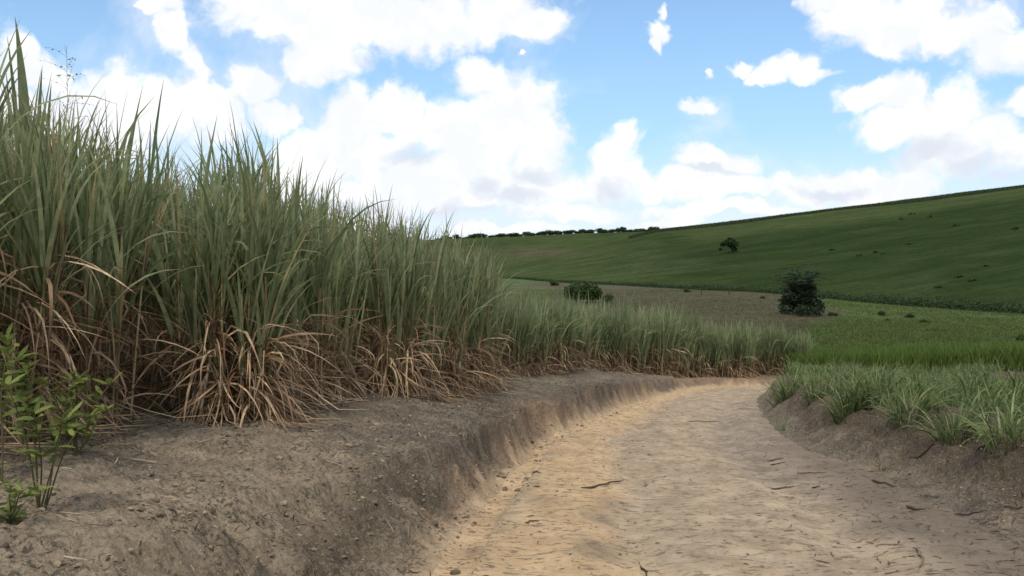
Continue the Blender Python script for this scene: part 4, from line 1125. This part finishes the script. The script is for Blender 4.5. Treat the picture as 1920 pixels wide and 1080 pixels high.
# elsewhere: a scatter of cloud
gc = noise(nt, P, 3.2, 6, 0.55, 0.3)
off = mth(nt, 'MAXIMUM', mrange(nt, mth(nt, 'ABSOLUTE', az), 0.62, 0.8), mrange(nt, el, 0.30, 0.42))
gen_c = mth(nt, 'MULTIPLY', off, mth(nt, 'MULTIPLY', mth(nt, 'SUBTRACT', gc, 0.42), 4.0))
base = mth(nt, 'MAXIMUM', F1, mth(nt, 'SUBTRACT', gen_c, mth(nt, 'SUBTRACT', 1.0, off)))
dens0 = mth(nt, 'ADD', base, mth(nt, 'ADD', mth(nt, 'MULTIPLY', billow, 0.35), mth(nt, 'MULTIPLY', fb, 1.05)))
dens = mrange(nt, dens0, -0.17, 0.36)
veil = mrange(nt, mth(nt, 'ADD', noise(nt, P, 5.5, 5, 0.6, 0.5), mth(nt, 'MULTIPLY', base, 0.10)), 0.46, 0.72, 0.0, 0.55)
dens = mth(nt, 'MAXIMUM', dens, veil)
# soft grey undersides where the cumulus is thick
greys = [(960, 365, 110, 22), (900, 345, 40, 30), (1150, 350, 45, 42), (1750, 290, 130, 32), (1830, 305, 90, 28), (1000, 330, 60, 24), (1320, 322, 80, 12), (640, 385, 120, 25), (780, 300, 60, 25), (1540, 352, 90, 16), (860, 400, 160, 20), (1700, 130, 100, 12), (820, 150, 70, 25), (1880, 330, 90, 20), (700, 130, 60, 18)]
G = field(greys, 0.25)
gm = mrange(nt, mth(nt, 'ADD', G, mth(nt, 'MULTIPLY', fb, 1.6)), -0.55, 0.85)
gm = mth(nt, 'MULTIPLY', gm, 0.9)
fl = mth(nt, 'SUBTRACT', noise(nt, PW, 11, 5, 0.6), 0.5)
wisp = mrange(nt, mth(nt, 'ADD', mth(nt, 'ADD', fl, mth(nt, 'MULTIPLY', fb, 0.5)), mth(nt, 'MULTIPLY', billow, -0.3)), -0.12, 0.22, 0.0, 0.5)
gm = mth(nt, 'MAXIMUM', gm, wisp)
ccol = mixc(nt, gm, (1.08, 1.08, 1.08), (0.68, 0.73, 0.82))
# hazy brightening of the low sky
skyc = nt.nodes.new('ShaderNodeVectorMath'); skyc.operation = 'SCALE'; nt.links.new(sky.outputs[0], skyc.inputs[0]); skyc.inputs['Scale'].default_value = SKY_S
horiz = mrange(nt, el, 0.27, 0.0, 0.16, 0.85, False)
skyt = mixc(nt, 1.0, skyc.outputs[0], (0.78, 0.95, 1.12), 'MULTIPLY')
skyh = mixc(nt, mrange(nt, el, 0.30, 0.05, 0.12, 0.62, False), skyt, (0.47, 0.74, 0.98))
skyh = mixc(nt, mrange(nt, el, 0.13, 0.015, 0.0, 0.9), skyh, (0.78, 0.88, 0.97))
final = mixc(nt, dens, skyh, ccol)
bg = nt.nodes.new('ShaderNodeBackground'); nt.links.new(final, bg.inputs[0]); bg.inputs[1].default_value = 1.0
ow = nt.nodes.new('ShaderNodeOutputWorld'); nt.links.new(bg.outputs[0], ow.inputs[0])

ld = bpy.data.lights.new('sun', 'SUN'); ld.energy = 2.3; ld.angle = R(9); ld.color = (1.0, 0.94, 0.84)
lo = bpy.data.objects.new('sun', ld); COL.objects.link(lo)
sd = np.array([math.sin(SUN_AZ) * math.cos(SUN_EL), math.cos(SUN_AZ) * math.cos(SUN_EL), math.sin(SUN_EL)])
from mathutils import Vector
lo.rotation_euler = Vector(sd).to_track_quat('Z', 'Y').to_euler(); lo.location = (0, 0, 60)

# ------------------------------------------------------------------ camera and render settings
cd_ = bpy.data.cameras.new('camera'); cam = bpy.data.objects.new('camera', cd_); COL.objects.link(cam)
cam.location = (0, 0, 0); cam.rotation_euler = (R(90), 0, 0)
cd_.sensor_width = 36; cd_.lens = 36 * F / 1920; cd_.shift_y = -(540 - HY) / 1920; cd_.clip_start = 0.1; cd_.clip_end = 5000
sc.camera = cam
sc.view_settings.view_transform = 'Standard'; sc.view_settings.look = 'None'; sc.view_settings.gamma = 1; sc.view_settings.exposure = 0.12
sc.view_settings.use_curve_mapping = False
sc.render.engine = 'CYCLES'
sc.cycles.max_bounces = 6; sc.cycles.diffuse_bounces = 3; sc.cycles.transmission_bounces = 3; sc.cycles.use_denoising = True
w.cycles.sampling_method = 'MANUAL'; w.cycles.sample_map_resolution = 1024
